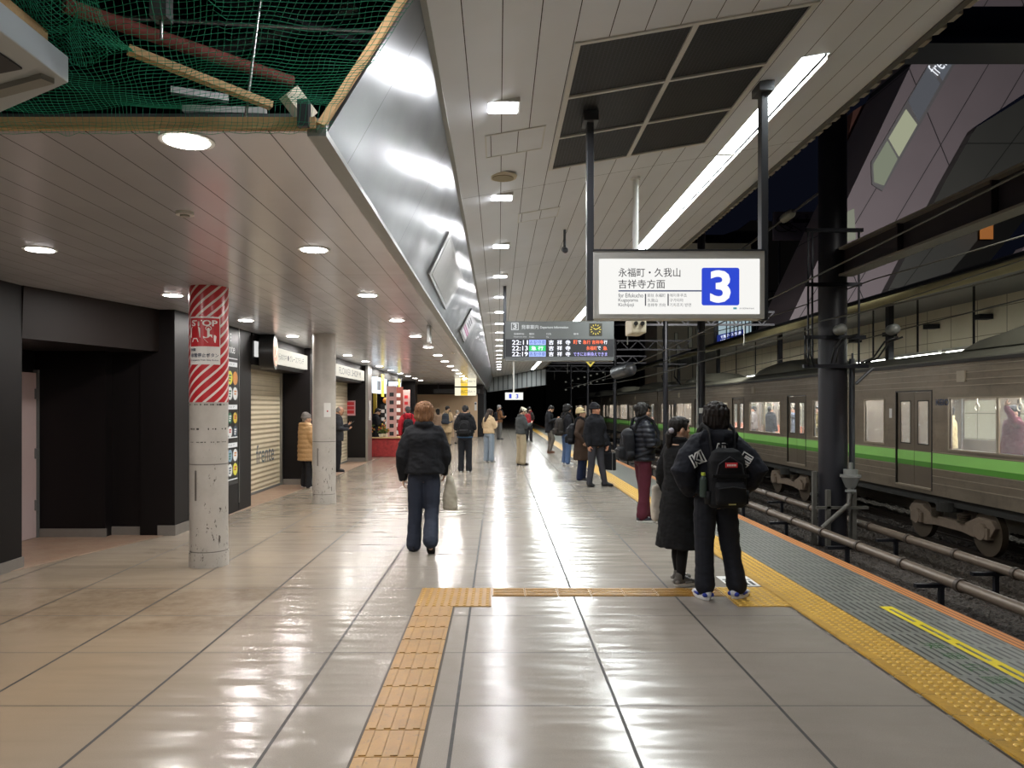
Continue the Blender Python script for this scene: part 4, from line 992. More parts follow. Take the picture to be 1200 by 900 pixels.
# ================================================================ TRACK: PIPES, RAILS, COLUMN
pm = simple('weathered_pipe', '6a5c4f', .42, .25, .3, 7)
def long_pipe(x, z, r, label, ph):
    e = empty('trackside_pipe', (x, 10, z), label, 'pipe')
    MB().tube([(x, 3, z), (x, 75, z)], r, 18).build('pipe', pm, e, smooth='auto')
    for k in range(26):
        y = 4.2 + ph + 1.38 * k
        MB().tube([(x, y - .035, z), (x, y + .035, z)], r + .018, 18).build('coupling', simple('pipe_clamp', '4c423a', .5, .3) if k == 0 else bpy.data.materials['pipe_clamp'], e, smooth='auto')
        if k % 2 == 0: MB().box(x - .35, x + .12, y + .4, y + .48, z - r - .05, z - r + .0).box(x - .03, x + .03, y + .41, y + .47, -1.15, z - r).build('support_bracket', M['darkmetal'], e)
long_pipe(5.98, -.66, .075, 'long weathered pipe beside the platform, the nearer of the pair', .1)
long_pipe(7.18, -.66, .072, 'long weathered pipe beside the train, the farther of the pair', .8)
rm = simple('rail_steel', '3a332d', .35, .7, .2, 5)
for x, lb in ((4.55, 'near track rail closest to the platform'), (5.62, 'near track rail closest to the pipes'), (8.55, 'rail under the train on the platform side'), (9.62, 'rail under the train on the far side')):
    o = MB().box(x - .035, x + .035, 0, 110, -.97, -.93).box(x - .01, x + .01, 0, 110, -1.06, -.97).box(x - .06, x + .06, 0, 110, -1.09, -1.06).build('rail', rm); tag(o, lb, 'rail')
CXp, CYp, CR = 6.6, 15.0, .265
e = empty('steel_column', (CXp, CYp, -1.1), 'big dark round steel column standing between the tracks', 'column')
colm = simple('dark_column_paint', '1d1c22', .45, .2, .2, 3)
MB().cyl((CXp, CYp), CR, -1.15, 8.8, 40).build('shaft', colm, e, smooth='auto')
bmat = simple('bracket_grey', '57544e', .5, .3, .2, 8)
b = MB()
for dx_, dy_ in ((-.36, 0), (-.22, -.3), (.30, -.25), (.42, .1)): b.box(CXp + dx_ - .04, CXp + dx_ + .04, CYp + dy_ - .04, CYp + dy_ + .04, -1.15, .05 if dx_ != -.36 else .38)
b.box(CXp - .45, CXp + .55, CYp - .34, CYp - .28, -.32, -.27).box(CXp - .4, CXp + .46, CYp + .06, CYp + .12, -.1, -.05)
b.build('base_frame', bmat, e)
MB().tube([(CXp - .42, CYp - .5, -.66), (CXp + .12, CYp - .42, -.22), (CXp + .16, CYp - .4, .05)], .045, 12).build('elbow_pipe', bmat, e, smooth='auto')
vx, vy = CXp + .18, CYp - .38
MB().cyl((vx, vy), .06, -.02, .12, 20).cyl((vx, vy), .10, .02, .06, 20).cyl((vx, vy), .09, .10, .30, 20, .17).cyl((vx, vy), .19, .30, .35, 20).cyl((vx, vy), .13, .35, .45, 20).cyl((vx, vy), .04, .45, .58, 12).build('valve', simple('valve_grey', '8a8a86', .4, .4), e, smooth='auto')
MB().tube([(CXp + .36, CYp - .05, .0), (CXp + .36, CYp - .05, 2.6)], .055, 14).tube([(CXp + .30, CYp - .2, .6), (CXp + .30, CYp - .2, 2.7)], .02, 10).build('riser_pipe', M['charcoal'], e, smooth='auto')
def arm(z, x0, x1, nm='cross_arm'): return MB().box(x0, x1, CYp - .34, CYp - .27, z - .035, z + .035).build(nm, M['darkmetal'], e)
for z, a, b_ in ((5.07, -.65, .45), (4.02, -.65, .42), (3.0, -.68, .5), (2.44, -.7, .55)): arm(z, CXp + a, CXp + b_)
MB().box(CXp - .62, CXp - .59, CYp - .32, CYp - .29, 2.5, 5.1).box(CXp - .54, CXp - .51, CYp - .32, CYp - .29, 2.5, 5.1).box(CXp + .36, CXp + .39, CYp - .32, CYp - .29, 2.4, 5.1).build('hanger_rod', M['darkmetal'], e)
for q, (a, c_) in enumerate((((CXp - .66, 3.0), (CXp - .60, 2.42)), ((CXp - .58, 3.0), (CXp - .50, 2.42)))):
    MB().tube([(a[0], CYp - .33, a[1]), (a[0] - .02, CYp - .35, 2.7), (c_[0], CYp - .33, c_[1])], .018, 8).build('cable_loop', M['vinyl_black'], e, smooth=True)
for q in range(2):
    d_ = .09 * q
    MB().tube([(CXp + .98 + d_, CYp - .6, 2.98), (CXp + .8 + d_, CYp - .45, 2.9), (CXp + .62 + d_, CYp - .38, 2.6), (CXp + .4 + d_, CYp - .33, 2.5)], .018, 8).build('cable_loop', M['vinyl_black'], e, smooth=True)
    MB().tube([(CXp - .2 + d_, CYp - .4, 2.5), (CXp - .15 + d_, CYp - .42, 2.8), (CXp + .0 + d_, CYp - .42, 2.98), (CXp + .3, CYp - .42, 3.05)], .014, 8).build('cable_loop', M['vinyl_black'], e, smooth=True)
MB().tube([(CXp + .62, CYp - .36, 2.4), (CXp + .3, CYp - .34, 2.1)], .03, 10).build('arm_stay', M['charcoal'], e)
for x, z, l in ((CXp - .08, 3.13, 0), (CXp + .93, 3.13, 0)):
    o = MB().tube([(x - .02, CYp - .62, z), (x + .02, CYp - .38, z)], .10, 18, 'round').tube([(x, CYp - .66, z), (x, CYp - .3, z)], .04, 10).build('insulator', M['grey'], e, smooth=True)
e2 = empty('steel_beam', (6.75, 9, 4.3), 'dark steel girder running from the big column toward the camera', 'beam')
MB().box(6.72, 6.78, 3, 14.8, 4.22, 4.72).build('web', simple('girder_paint', '2c2629', .5, .1), e2)
MB().box(6.60, 6.90, 3, 14.8, 4.70, 4.74).box(6.60, 6.90, 3, 14.8, 4.19, 4.23).build('flange', simple('girder_flange', '77736a', .5), e2)
for y in (10.2, 12.6): MB().box(6.62, 6.72, y, y + .03, 4.24, 4.7).build('stiffener', bpy.data.materials['girder_paint'], e2)
o = MB().box(5.6, 17, 14.5, 15.4, 8.6, 9.3).box(5.6, 17, 14.3, 14.6, 8.5, 8.62).build('roof_girder', simple('navy_steel', '1b2236', .5)); tag(o, 'dark navy roof girder on top of the big column', 'beam')
e = empty('steel_column', (6.6, 24.7, -1.1), 'slim dark steel column farther along between the tracks', 'column')
MB().cyl((6.6, 24.7), .125, -1.15, 9.0, 24).build('shaft', colm, e, smooth='auto')
MB().box(6.5, 6.62, 24.55, 24.6, 1.45, 1.62).build('white_tag', M['vinyl_white'], e)
MB().tube([(6.45, 24.6, .5), (6.45, 24.6, 3.0)], .03, 10).build('riser_pipe', M['grey'], e)
# wires
wm = simple('overhead_wire', '55544e', .5, .4)
def wire(pts, r, lb, nm='overhead_wire'):
    P = []
    for i in range(len(pts) - 1):
        a, b = Vector(pts[i]), Vector(pts[i + 1])
        for q in range(9): P.append(a.lerp(b, q / 8) - Vector((0, 0, .0 + .012 * (b - a).length * math.sin(PI * q / 8))))
    o = MB().tube(P, r, 6).build(nm, wm); return tag(o, lb, 'wire')
wire([(6.0, 14.6, 3.15), (5.2, 60, 3.6)], .014, 'overhead wire from the big column back over the near track')
wire([(8.0, 4, 3.9), (6.2, 14.4, 3.3), (6.1, 24.3, 3.4), (6.1, 60, 3.9)], .013, 'overhead wire running from upper right past the big column')
wire([(8.6, 5, 4.55), (6.9, 14, 4.0), (6.15, 24.3, 3.9)], .012, 'upper overhead wire crossing in front of the clad building')
wire([(9.7, 3, 4.05), (9.7, 90, 4.05)], .014, 'contact wire above the train')
wire([(9.7, 3, 4.8), (9.7, 90, 4.6)], .012, 'support wire above the contact wire')
wire([(5.1, 3, 4.1), (5.1, 90, 4.0)], .014, 'contact wire above the empty near track')
e = empty('wire_bracket', (5.9, 18, 5.6), 'slanting bracket arm with an insulator beside the canopy edge', 'bracket')
A_, B_ = Vector((5.2, 20, 4.9)), Vector((6.5, 15.2, 6.0))
MB().tube([A_, B_], .03, 10).build('arm', M['charcoal'], e)
pI = A_.lerp(B_, .75)
for q in range(3): MB().tube([pI + (B_ - A_).normalized() * .09 * q, pI + (B_ - A_).normalized() * (.09 * q + .05)], .10, 16, 'round').build('insulator_disc', M['grey'], e, smooth=True)
for k in range(4):
    y = 30 + 13 * k; e = empty('catenary_gantry', (6.6, y, 5), '%s nearest dark lattice gantry over the tracks' % ORD[k], 'gantry', 'catenary gantries')
    m = MB().bar((3.9, y, 4.9), (10.9, y, 4.9), .08, .08).bar((3.9, y, 5.4), (10.9, y, 5.4), .08, .08)
    for q in range(14): m.bar((3.9 + .5 * q, y, 4.9 if q % 2 else 5.4), (4.4 + .5 * q, y, 5.4 if q % 2 else 4.9), .04, .04)
    m.build('truss', M['darkmetal'], e); MB().cyl((6.6, y), .1, -1.1, 5.5, 14).build('mast', M['darkmetal'], e)
    MB().tube([(9.7, y, 4.9), (9.7, y, 4.1)], .02, 8).build('drop_arm', M['grey'], e); MB().tube([(5.1, y, 4.9), (5.1, y, 4.1)], .02, 8).build('drop_arm', M['grey'], e)
# ================================================================ TRAIN
TX = 8.3
t = NT('brushed_train_steel'); x, y, z = t.xyz()
c = t.mix(t.ramp(t.noise(1.2, 4, .6, (1, .5, 3)), 0, 1, .3, .7), lin('8f8373'), lin('7a6f60'))
c = t.mix(t.ramp(t.noise(3.5, 5, .7), 0, .4, .5, .75), c, lin('4d443a'))
t.set(c, t.ramp(t.noise(4, 3, .5, (1, .3, 8)), .3, .4, .3, .7), .6); t.bump(t.noise(30, 2, .5, (1, .05, 6)), .12, .004); M['tr'] = t.m
M['tr_dark'] = simple('train_dark_frame', '2a2724', .45, .3)
M['tr_door'] = simple('train_door_steel', '73685a', .35, .5, .12, 3)
M['tr_g1'] = simple('light_green_band', '8ecb66', .4, 0, .06, 3); M['tr_g2'] = simple('dark_green_band', '4c8a2c', .4, 0, .06, 3)
M['tr_line'] = simple('train_bead', 'a79b88', .35, .5)
M['tr_roof'] = simple('train_roof_grey', '6a6a5e', .6, .1, .25, 3)
g = NT('train_window_glass'); g.set((.9, .95, .95, 1), .02); g.b.inputs['Transmission Weight'].default_value = 0.0; g.b.inputs['Alpha'].default_value = .14; g.set(spec=.5); M['glass'] = g.m
M['tr_in'] = simple('train_interior_panel', 'd8d8d2', .5, 0, .03); M['tr_lamp'] = glow('train_lamp', 'fbfdff', 10)
M['seat'] = simple('orange_brown_seat', 'a9684a', .8, 0, .1, 20); M['tr_floor'] = simple('train_floor', '7d7468', .5)
M['bogie'] = simple('bogie_grime', '6e5f50', .7, .2, .3, 9); M['under'] = simple('underframe_black', '17150f', .8, 0, .3, 5)
M['tyre'] = simple('wheel_steel', '4e4336', .5, .5)
def car(y1, n, detail):
    L = 21.15; y0 = y1 - L + .0; yc = (y0 + y1) / 2
    e = empty('train_car', (TX, yc, -.9), '%s visible car of the stainless commuter train with a green stripe' % ['nearest', 'second', 'third', 'farthest'][n], 'train car', 'cars of the green striped train')
    ZB, ZT = -.03, 2.48
    doors = [yc - 7.72, yc - 2.57, yc + 2.57, yc + 7.72]
    dw = .64
    wins = []   # (ya, yb, bar)
    for k in range(3):
        a, b = doors[k] + 1.22, doors[k + 1] - 1.22; wins.append((a, b, True))
    wins += [(doors[3] + 1.15, doors[3] + 2.0, False), (doors[0] - 2.0, doors[0] - 1.15, False)]
    WZ0, WZ1 = .88, 1.80
    side = MB()
    cuts = sorted([(d - dw, d + dw, 'd') for d in doors] + [(a, b, 'w') for a, b, _ in wins])
    last = y0
    for a, b, k in cuts:
        side.box(TX, TX + .06, last, a, ZB, ZT)
        if k == 'w': side.box(TX, TX + .06, a, b, ZB, WZ0).box(TX, TX + .06, a, b, WZ1, ZT)
        else: side.box(TX, TX + .06, a, b, 1.95, ZT).box(TX, TX + .06, a, b, ZB, .08)
        last = b
    side.box(TX, TX + .06, last, y1, ZB, ZT)
    side.box(TX + .06, TX + 2.7, y0, y0 + .06, ZB, ZT).box(TX + .06, TX + 2.7, y1 - .06, y1, ZB, ZT)
    side.box(TX + 2.70, TX + 2.76, y0, y1, ZB, .9).box(TX + 2.70, TX + 2.76, y0, y1, 1.8, ZT)
    for q in range(12): side.box(TX + 2.7, TX + 2.76, y0 + 1.92 * q, y0 + 1.92 * q + .7, .9, 1.8)
    side.build('body_shell', M['tr'], e)
    # stripes and beads between doors
    g1, g2, ln = MB(), MB(), MB(); last = y0
    for d in doors + [None]:
        a = last + .03; b = (d - dw - .04) if d else y1 - .03
        g1.box(TX - .004, TX, a, b, .585, .775); g2.box(TX - .004, TX, a, b, .485, .584)
        ln.box(TX - .008, TX, a, b, .785, .80).box(TX - .008, TX, a, b, .465, .478).box(TX - .008, TX, a, b, .33, .342).box(TX - .008, TX, a, b, .19, .202)
        if d: last = d + dw + .01
    g1.build('light_green_stripe', M['tr_g1'], e); g2.build('dark_green_stripe', M['tr_g2'], e)
    for z in (2.38, 2.26, 2.14, 2.03): ln.box(TX - .012, TX, y0, y1, z, z + .012)
    ln.build('bead_lines', M['tr_line'], e)
    # roof
    prof = [(TX - .03, 2.46), (TX - .03, 2.53), (TX + .12, 2.60), (TX + .5, 2.72), (TX + 1.38, 2.80), (TX + 2.26, 2.72), (TX + 2.64, 2.60), (TX + 2.79, 2.53), (TX + 2.79, 2.46)]
    MB().prism(prof, 1, y0, y1).build('roof', M['tr_roof'], e)
    MB().box(TX - .045, TX - .02, y0, y1, 2.44, 2.50).build('gutter', M['tr_dark'], e)
    for cy in (yc - 5.2, yc + 4.6):
        rr = [(TX + .35, 2.70), (TX + .42, 2.95), (TX + .8, 3.10), (TX + 1.38, 3.14), (TX + 1.96, 3.10), (TX + 2.34, 2.95), (TX + 2.41, 2.70)]
        ac = MB()
        for i, (ya, k1) in enumerate(((cy - 2.0, .1), (cy - 1.6, .75), (cy - .9, 1), (cy + .9, 1), (cy + 1.6, .75), (cy + 2.0, .1))):
            if i: pass
        n_ = len(rr); vs = []
        st_ = ((cy - 2.2, .05), (cy - 1.7, .62), (cy - 1.0, .95), (cy, 1.0), (cy + 1.0, .95), (cy + 1.7, .62), (cy + 2.2, .05))
        for yy_, k1 in st_: vs += [(a, yy_, 2.70 + (b - 2.70) * k1) for a, b in rr]
        fs = [(i * n_ + k, i * n_ + k + 1, (i + 1) * n_ + k + 1, (i + 1) * n_ + k) for i in range(len(st_) - 1) for k in range(n_ - 1)]
        ac.add(vs, fs).build('roof_air_unit', M['tr_roof'], e, smooth=True)
    # doors
    for d in doors:
        fr = MB().box(TX - .006, TX + .03, d - dw - .03, d - dw, .04, 1.98).box(TX - .006, TX + .03, d + dw, d + dw + .03, .04, 1.98).box(TX - .006, TX + .03, d - dw - .03, d + dw + .03, 1.95, 1.98)
        fr.build('door_frame', M['tr_dark'], e)
        MB().box(TX - .02, TX + .02, d - dw, d + dw, .05, .085).build('door_sill', M['tr_line'], e)
        for s in (-1, 1):
            a, b = sorted((d + s * .008, d + s * (dw - .005))); wa, wb = a + .14, b - .14
            m = MB().box(TX + .022, TX + .05, a, wa, .085, 1.945).box(TX + .022, TX + .05, wb, b, .085, 1.945).box(TX + .022, TX + .05, wa, wb, .085, .93).box(TX + .022, TX + .05, wa, wb, 1.76, 1.945)
            dl = m.build('door_leaf', M['tr_door'], e)
            MB().box(TX + .03, TX + .036, wa, wb, .93, 1.76).build('pane', M['glass'], dl)
            if detail:
                MB().box(TX + .018, TX + .022, a, b, .585, .775).build('light_green_stripe', M['tr_g1'], dl); MB().box(TX + .018, TX + .022, a, b, .485, .584).build('dark_green_stripe', M['tr_g2'], dl)
                MB().box(TX + .016, TX + .024, wa - .02, wb + .02, .91, .93).box(TX + .016, TX + .024, wa - .02, wb + .02, 1.76, 1.78).box(TX + .016, TX + .024, wa - .02, wa, .91, 1.78).box(TX + .016, TX + .024, wb, wb + .02, .91, 1.78).build('window_rubber', M['tr_dark'], dl)
            else: MB().box(TX + .018, TX + .022, a, b, .5, .775).build('green_stripe', M['tr_g1'], dl)
    for a, b, br_ in wins:
        m = MB().box(TX - .012, TX + .02, a - .03, b + .03, WZ0 - .03, WZ0).box(TX - .012, TX + .02, a - .03, b + .03, WZ1, WZ1 + .03).box(TX - .012, TX + .02, a - .03, a, WZ0, WZ1).box(TX - .012, TX + .02, b, b + .03, WZ0, WZ1)
        if br_: m.box(TX - .008, TX + .02, (a + b) / 2 - .03, (a + b) / 2 + .03, WZ0, WZ1)
        wf_ = m.build('window_frame', M['tr_line'], e); MB().box(TX + .025, TX + .03, a, b, WZ0, WZ1).build('pane', M['glass'], wf_)
    # inside
    MB().box(TX + .06, TX + 2.70, y0 + .06, y1 - .06, 0, .02).build('inner_floor', M['tr_floor'], e)
    MB().box(TX + .06, TX + 2.70, y0 + .06, y1 - .06, 2.2, 2.22).build('inner_ceiling', M['tr_in'], e)
    MB().box(TX + .75, TX + .95, y0 + .3, y1 - .3, 2.14, 2.18).box(TX + 1.85, TX + 2.05, y0 + .3, y1 - .3, 2.14, 2.18).build('inner_lamp', M['tr_lamp'], e)
    lamp(e, (TX + .85, yc, 2.139), .18, 20, L_TRAIN, 'f4faff'); lamp(e, (TX + 1.95, yc, 2.139), .18, 20, L_TRAIN, 'f4faff')
    st = MB()
    for k in range(3): st.box(TX + 2.15, TX + 2.65, doors[k] + .8, doors[k + 1] - .8, .02, .45).box(TX + 2.5, TX + 2.68, doors[k] + .8, doors[k + 1] - .8, .45, .95).box(TX + .1, TX + .2, doors[k] + .8, doors[k + 1] - .8, .02, .86)
    st.build('bench_seat', M['seat'], e)
    rl = MB()
    for k in range(4):
        for s in (-1, 1):
            if k in (0, 3) or 1: rl.tube([(TX + .5, doors[k] + s * .78, .02), (TX + .5, doors[k] + s * .78, 2.2)], .016, 8)
    rl.tube([(TX + .55, y0 + .5, 1.92), (TX + .55, y1 - .5, 1.92)], .014, 8).build('grab_rail', M['steel'], e)
    if detail:
        sp_ = MB()
        for k in range(3):
            for q in range(6):
                yy_ = doors[k] + 1.1 + .58 * q; sp_.box(TX + .54, TX + .56, yy_ - .015, yy_ + .015, 1.72, 1.92); sp_.tube([(TX + .55, yy_ + .07 * math.cos(u * PI / 4), 1.65 + .07 * math.sin(u * PI / 4)) for u in range(9)], .012, 6)
        sp_.build('hand_straps', M['cream'], e)
    # underframe
    un_ = MB().box(TX + .1, TX + 2.6, y0 + .1, y1 - .1, -.2, -.03)
    un_.build('underframe', M['under'], e)
    for q in range(6):
        yy_ = yc - 4.1 + 1.4 * q; MB().box(TX + .15, TX + .7, yy_, yy_ + 1.1, -.62 + .08 * (q % 2), -.2).build('equipment_box', M['bogie'] if q % 3 else M['under'], e, bevel=.02)
    for by in (yc - 6.75, yc + 6.75):
        fx = TX + .12
        bg_ = MB().prism([(by - 1.35, -.42), (by - 1.25, -.30), (by - .9, -.28), (by - .5, -.44), (by + .5, -.44), (by + .9, -.28), (by + 1.25, -.30), (by + 1.35, -.42), (by + 1.2, -.62), (by + .75, -.66), (by + .4, -.62), (by - .4, -.62), (by - .75, -.66), (by - 1.2, -.62)], 0, fx, fx + .14)
        bo = bg_.build('bogie', M['bogie'], e, bevel=.012)
        for s in (-1, 1):
            wy_ = by + s * 1.02
            for wx in (8.55, 9.62):
                MB().tube([(wx - .05, wy_, -.55), (wx + .06, wy_, -.55)], .40, 32).tube([(wx - .07, wy_, -.55), (wx - .05, wy_, -.55)], .12, 18).build('wheel', M['tyre'], bo, smooth='auto')
            MB().tube([(fx - .06, wy_, -.52), (fx + .1, wy_, -.52)], .15, 18).box(fx - .05, fx + .1, wy_ - .19, wy_ + .19, -.64, -.44).build('axle_box', M['bogie'], bo, bevel=.01)
            sp2 = MB()
            for q in range(5): sp2.tube([(fx + .04, by + s * .42, -.30 - .035 * q), (fx + .04, by + s * .42, -.318 - .035 * q)], .11, 16)
            sp2.build('spring', M['tyre'], bo, smooth='auto')
        MB().tube([(fx + .03, by, -.30), (fx + .03, by, -.12)], .22, 20).build('air_spring', M['under'], bo)
    # marks
    MB().box(TX - .006, TX, doors[3] + .82, doors[3] + .92, 1.42, 1.62).build('priority_sticker', M['vinyl_white'], e)
    text('lettering', 'KEIO', M['vinyl_navy'], e, (TX - .016, doors[3] - 1.02, 1.74), face='-X', w=.42, h=.12, bold=.03)
    for s_ in (1, 3):
        MB().box(TX - .03, TX, doors[s_] - .12 - 1.6, doors[s_] - 1.6 + .12, 2.10, 2.30).build('side_lamp', M['tr_line'], e)
    return e, doors, yc
cars = []
for n, y1 in enumerate((18.05, 39.45, 60.85, 82.25)): cars.append(car(y1, n, n < 2))
# pantograph on second car
e = empty('pantograph', (9.68, 41, 2.75), 'folded dark pantograph on the roof of the third car', 'pantograph')
MB().bar((9.2, 42, 2.85), (9.3, 43.2, 3.4), .05, .05).bar((10.1, 42, 2.85), (10.0, 43.2, 3.4), .05, .05).bar((9.3, 43.2, 3.4), (9.5, 42, 4.0), .05, .05).bar((10.0, 43.2, 3.4), (9.8, 42, 4.0), .05, .05).bar((8.9, 42, 4.02), (10.4, 42, 4.02), .08, .06).box(9.1, 10.2, 41.6, 42.4, 2.78, 2.87).build('frame', M['darkmetal'], e)
# ================================================================ OPPOSITE SIDE LIGHTS AND BUILDINGS
M['opp'] = glow('opposite_tube', 'f6fbf2', 14)
ys = [13.5, 16.2, 18.9, 21.6, 24.3, 30, 33, 36, 39, 42, 48, 54]
for k, y in enumerate(ys):
    e = empty('tube_light', (12.6, y, 3.2), '%s nearest white tube lamp over the opposite platform behind the train' % ORD[k], 'tube light', 'tube lamps over the opposite platform')
    MB().box(12.5, 12.7, y, y + 2.5, 3.20, 3.28).build('housing', M['white'], e); MB().tube([(12.6, y + .05, 3.16), (12.6, y + 2.45, 3.16)], .035, 12).build('tube', M['opp'], e); lamp(e, (12.6, y + 1.25, 3.12), .08, 2.4, L_FAR, 'f6fbf2')
    MB().box(12.58, 12.62, y + 1.2, y + 1.25, 3.28, 4.9).build('hanger', M['darkmetal'], e)
for k in range(7):
    y = 17 + 2.7 * k; e = empty('wall_lamp_bracket', (14.55, y, 4.3), '%s nearest dark lamp bracket high on the cream tile wall' % ORD[k], 'bracket', 'dark brackets on the cream tile wall')
    MB().box(14.2, 14.6, y, y + .3, 4.25, 4.40).build('body', M['darkmetal'], e)
for k in range(5):
    y = 14 + 9 * k; e = empty('opposite_column', (11.9, y, 0), '%s nearest steel column of the opposite canopy' % ORD[k], 'column', 'opposite canopy columns')
    MB().box(11.82, 11.98, y, y + .2, 0, 4.9).build('shaft', M['darkmetal'], e)
# clad station building with sloping windows
BY = 33.0
def bp(px, py, Y=BY): return (XX(px, Y), Z(py, Y))
t = NT('mauve_cladding'); x, y, z = t.xyz()
u = t.math('ADD', t.math('MULTIPLY', x, .86), t.math('MULTIPLY', z, -.51)); v = t.math('ADD', t.math('MULTIPLY', x, .85), t.math('MULTIPLY', z, .35))
j = t.math('MAXIMUM', t.lines(u, .2, 1.45, .035), t.lines(v, .4, 5.2, .04))
t.set(t.mix(j, t.mix(t.noise(.4, 3), lin('8d8189'), lin('7c737a')), lin('2a272b')), .55); M['mauve'] = t.m
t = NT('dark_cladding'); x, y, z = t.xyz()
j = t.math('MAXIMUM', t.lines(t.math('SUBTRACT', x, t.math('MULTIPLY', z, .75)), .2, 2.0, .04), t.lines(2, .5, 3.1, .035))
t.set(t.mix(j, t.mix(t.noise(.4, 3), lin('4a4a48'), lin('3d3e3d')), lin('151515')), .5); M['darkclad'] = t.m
bd = empty('station_building', (18, BY, 0), 'pale mauve clad station building sloping up beyond the opposite platform', 'building')
ly = [(921, 384), (1080, 50), (1092, -60), (1300, -60), (1300, 20), (1200, 110), (1143, 148), (1108, 210), (1018, 384)]
MB().prism([bp(*p) for p in ly], 1, BY, BY + 4).build('sloping_wing', M['mauve'], bd)
ry = [(1000, 440), (1005, 420), (1120, 200), (1150, 150), (1200, 112), (1320, 30), (1320, 440)]
ry = [(1018, 384), (1108, 212), (1143, 150), (1205, 112), (1330, 40), (1330, 200), (1210, 245), (1160, 290), (1095, 340), (1080, 384)]
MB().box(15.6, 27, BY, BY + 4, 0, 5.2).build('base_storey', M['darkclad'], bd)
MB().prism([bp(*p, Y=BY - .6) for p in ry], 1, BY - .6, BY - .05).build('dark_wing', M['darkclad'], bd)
r2 = [(1130, 440), (1190, 260), (1330, 210), (1330, 440)]
MB().prism([bp(*p, Y=BY - 1.2) for p in [(1137, 382), (1200, 290), (1330, 240), (1330, 382)]], 1, BY - 1.2, BY - .7).build('lower_wing', M['mauve'], bd)
def quad(name, pts, mat, Y, th=.05, par=bd): return MB().prism([bp(*p, Y=Y) for p in pts], 1, Y, Y + th).build(name, mat, par)
wfm = M['vinyl_white']
quad('window_strip_frame', [(1021, 190), (1096, 62), (1127, 62), (1105, 100), (1034, 224), (1022, 216)], simple('window_reveal', '77757a', .5), BY - .1)
quad('window_pane', [(1024, 192), (1040, 165), (1052, 186), (1036, 217), (1025, 213)], glow('dim_cream_window', '8d947f', .55), BY - .16)
quad('window_pane', [(1042, 162), (1062, 128), (1075, 146), (1054, 183)], glow('cream_window', 'b9bd9f', .55), BY - .16)
quad('window_pane', [(1065, 118), (1088, 78), (1102, 98), (1077, 142)], glow('dusk_window', '676a72', .42), BY - .16)
quad('window_pane', [(1093, 68), (1097, 63), (1123, 63), (1105, 94)], glow('dusk_window_upper', '6f747e', .42), BY - .16)
text('lettering', 'frente', glow('white_letters', 'dfe3ea', 1.0), bd, (XX(1100, BY), BY - .2, Z(74, BY)), w=1.25, h=.6, rot=math.radians(50))
quad('orange_window', [(1149, 262), (1164, 258), (1164, 280), (1149, 280)], glow('orange_window_light', 'b06a2a', .5), BY - 1.3)
quad('lower_window', [(993, 248), (1001, 244), (1003, 280), (993, 283)], glow('pale_window_light', 'b0b49f', .35), BY - .1)
quad('brick_wing', [(985, 205), (1000, 130), (1048, 100), (1048, 140), (1000, 205)], simple('brick_red', '5a3730', .8), BY + 4.5, 2)
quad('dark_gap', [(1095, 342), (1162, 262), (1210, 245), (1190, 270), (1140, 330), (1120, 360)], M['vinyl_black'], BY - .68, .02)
# apartment blocks behind, seen between the sign and the train
e = empty('apartment_block', (10, 70, 0), 'dim pale apartment block with dark windows below the platform sign', 'building')
ab = simple('pale_render', '9b9584', .8, 0, .1, .3)
Yb = 72.0
MB().box(XX(770, Yb), XX(880, Yb), Yb, Yb + 6, 0, Z(285, Yb)).build('wall', ab, e)
for px, py, w_, h_ in ((776, 385, 5, 12), (790, 390, 4, 9), (806, 383, 5, 25), (815, 385, 5, 8), (776, 410, 4, 10), (792, 405, 5, 14)):
    wf_ = MB().box(XX(px, Yb), XX(px + w_, Yb), Yb - .15, Yb - .0, Z(py + h_, Yb), Z(py, Yb)).build('window', M['charcoal'], e)
    MB().box(XX(px + .6, Yb), XX(px + w_ - .6, Yb), Yb - .2, Yb - .15, Z(py + h_ - .6, Yb), Z(py + .6, Yb)).build('pane', glow('dim_pane', '8a8a78', .12), wf_)
e = empty('apartment_block', (14, 78, 0), 'dark flat roofed building outlined above the platform sign', 'building')
MB().prism([(XX(770, 80), 0), (XX(960, 80), 0), (XX(960, 80), Z(262, 80)), (XX(880, 80), Z(258, 80)), (XX(868, 80), Z(268, 80)), (XX(828, 80), Z(282, 80)), (XX(820, 80), Z(300, 80)), (XX(770, 80), Z(330, 80))], 1, 80, 90).build('wall', simple('dark_render', '3a3735', .8), e)
MB().box(XX(860, 80), XX(868, 80), 79.8, 80, Z(290, 80), Z(280, 80)).build('window', M['charcoal'], e)
e = empty('dark_block', (3, 90, 0), 'dark city block far beyond the end of the train', 'building')
MB().box(XX(640, 120), XX(790, 120), 120, 128, 0, Z(385, 120)).build('wall', simple('night_wall', '1c1b1c', .9), e)
for k in range(14):
    px = 662 + 7.3 * (k % 7); py = 447 - 3.2 * (k % 7) * .6 + 9 * (k // 7); MB().box(XX(px, 120), XX(px + 2, 120), 119.8, 119.9, Z(py + 1.6, 120), Z(py, 120)).build('lit_window', bpy.data.materials.get('far_window_light') or glow('far_window_light', '9c9c90', .25), e)
e = empty('video_screen', (12.5, 45, 6), 'bright shop window with a blue lettered sign behind the opposite canopy', 'lit sign')
Yv = 47.0
MB().box(XX(838, Yv), XX(881, Yv), Yv, Yv + .3, Z(408, Yv), Z(374, Yv)).build('casing', M['charcoal'], e)
MB().box(XX(842, Yv), XX(880, Yv), Yv - .05, Yv, Z(400, Yv), Z(374, Yv)).build('screen', glow('pale_blue_screen', '9fb4bc', .8), e)
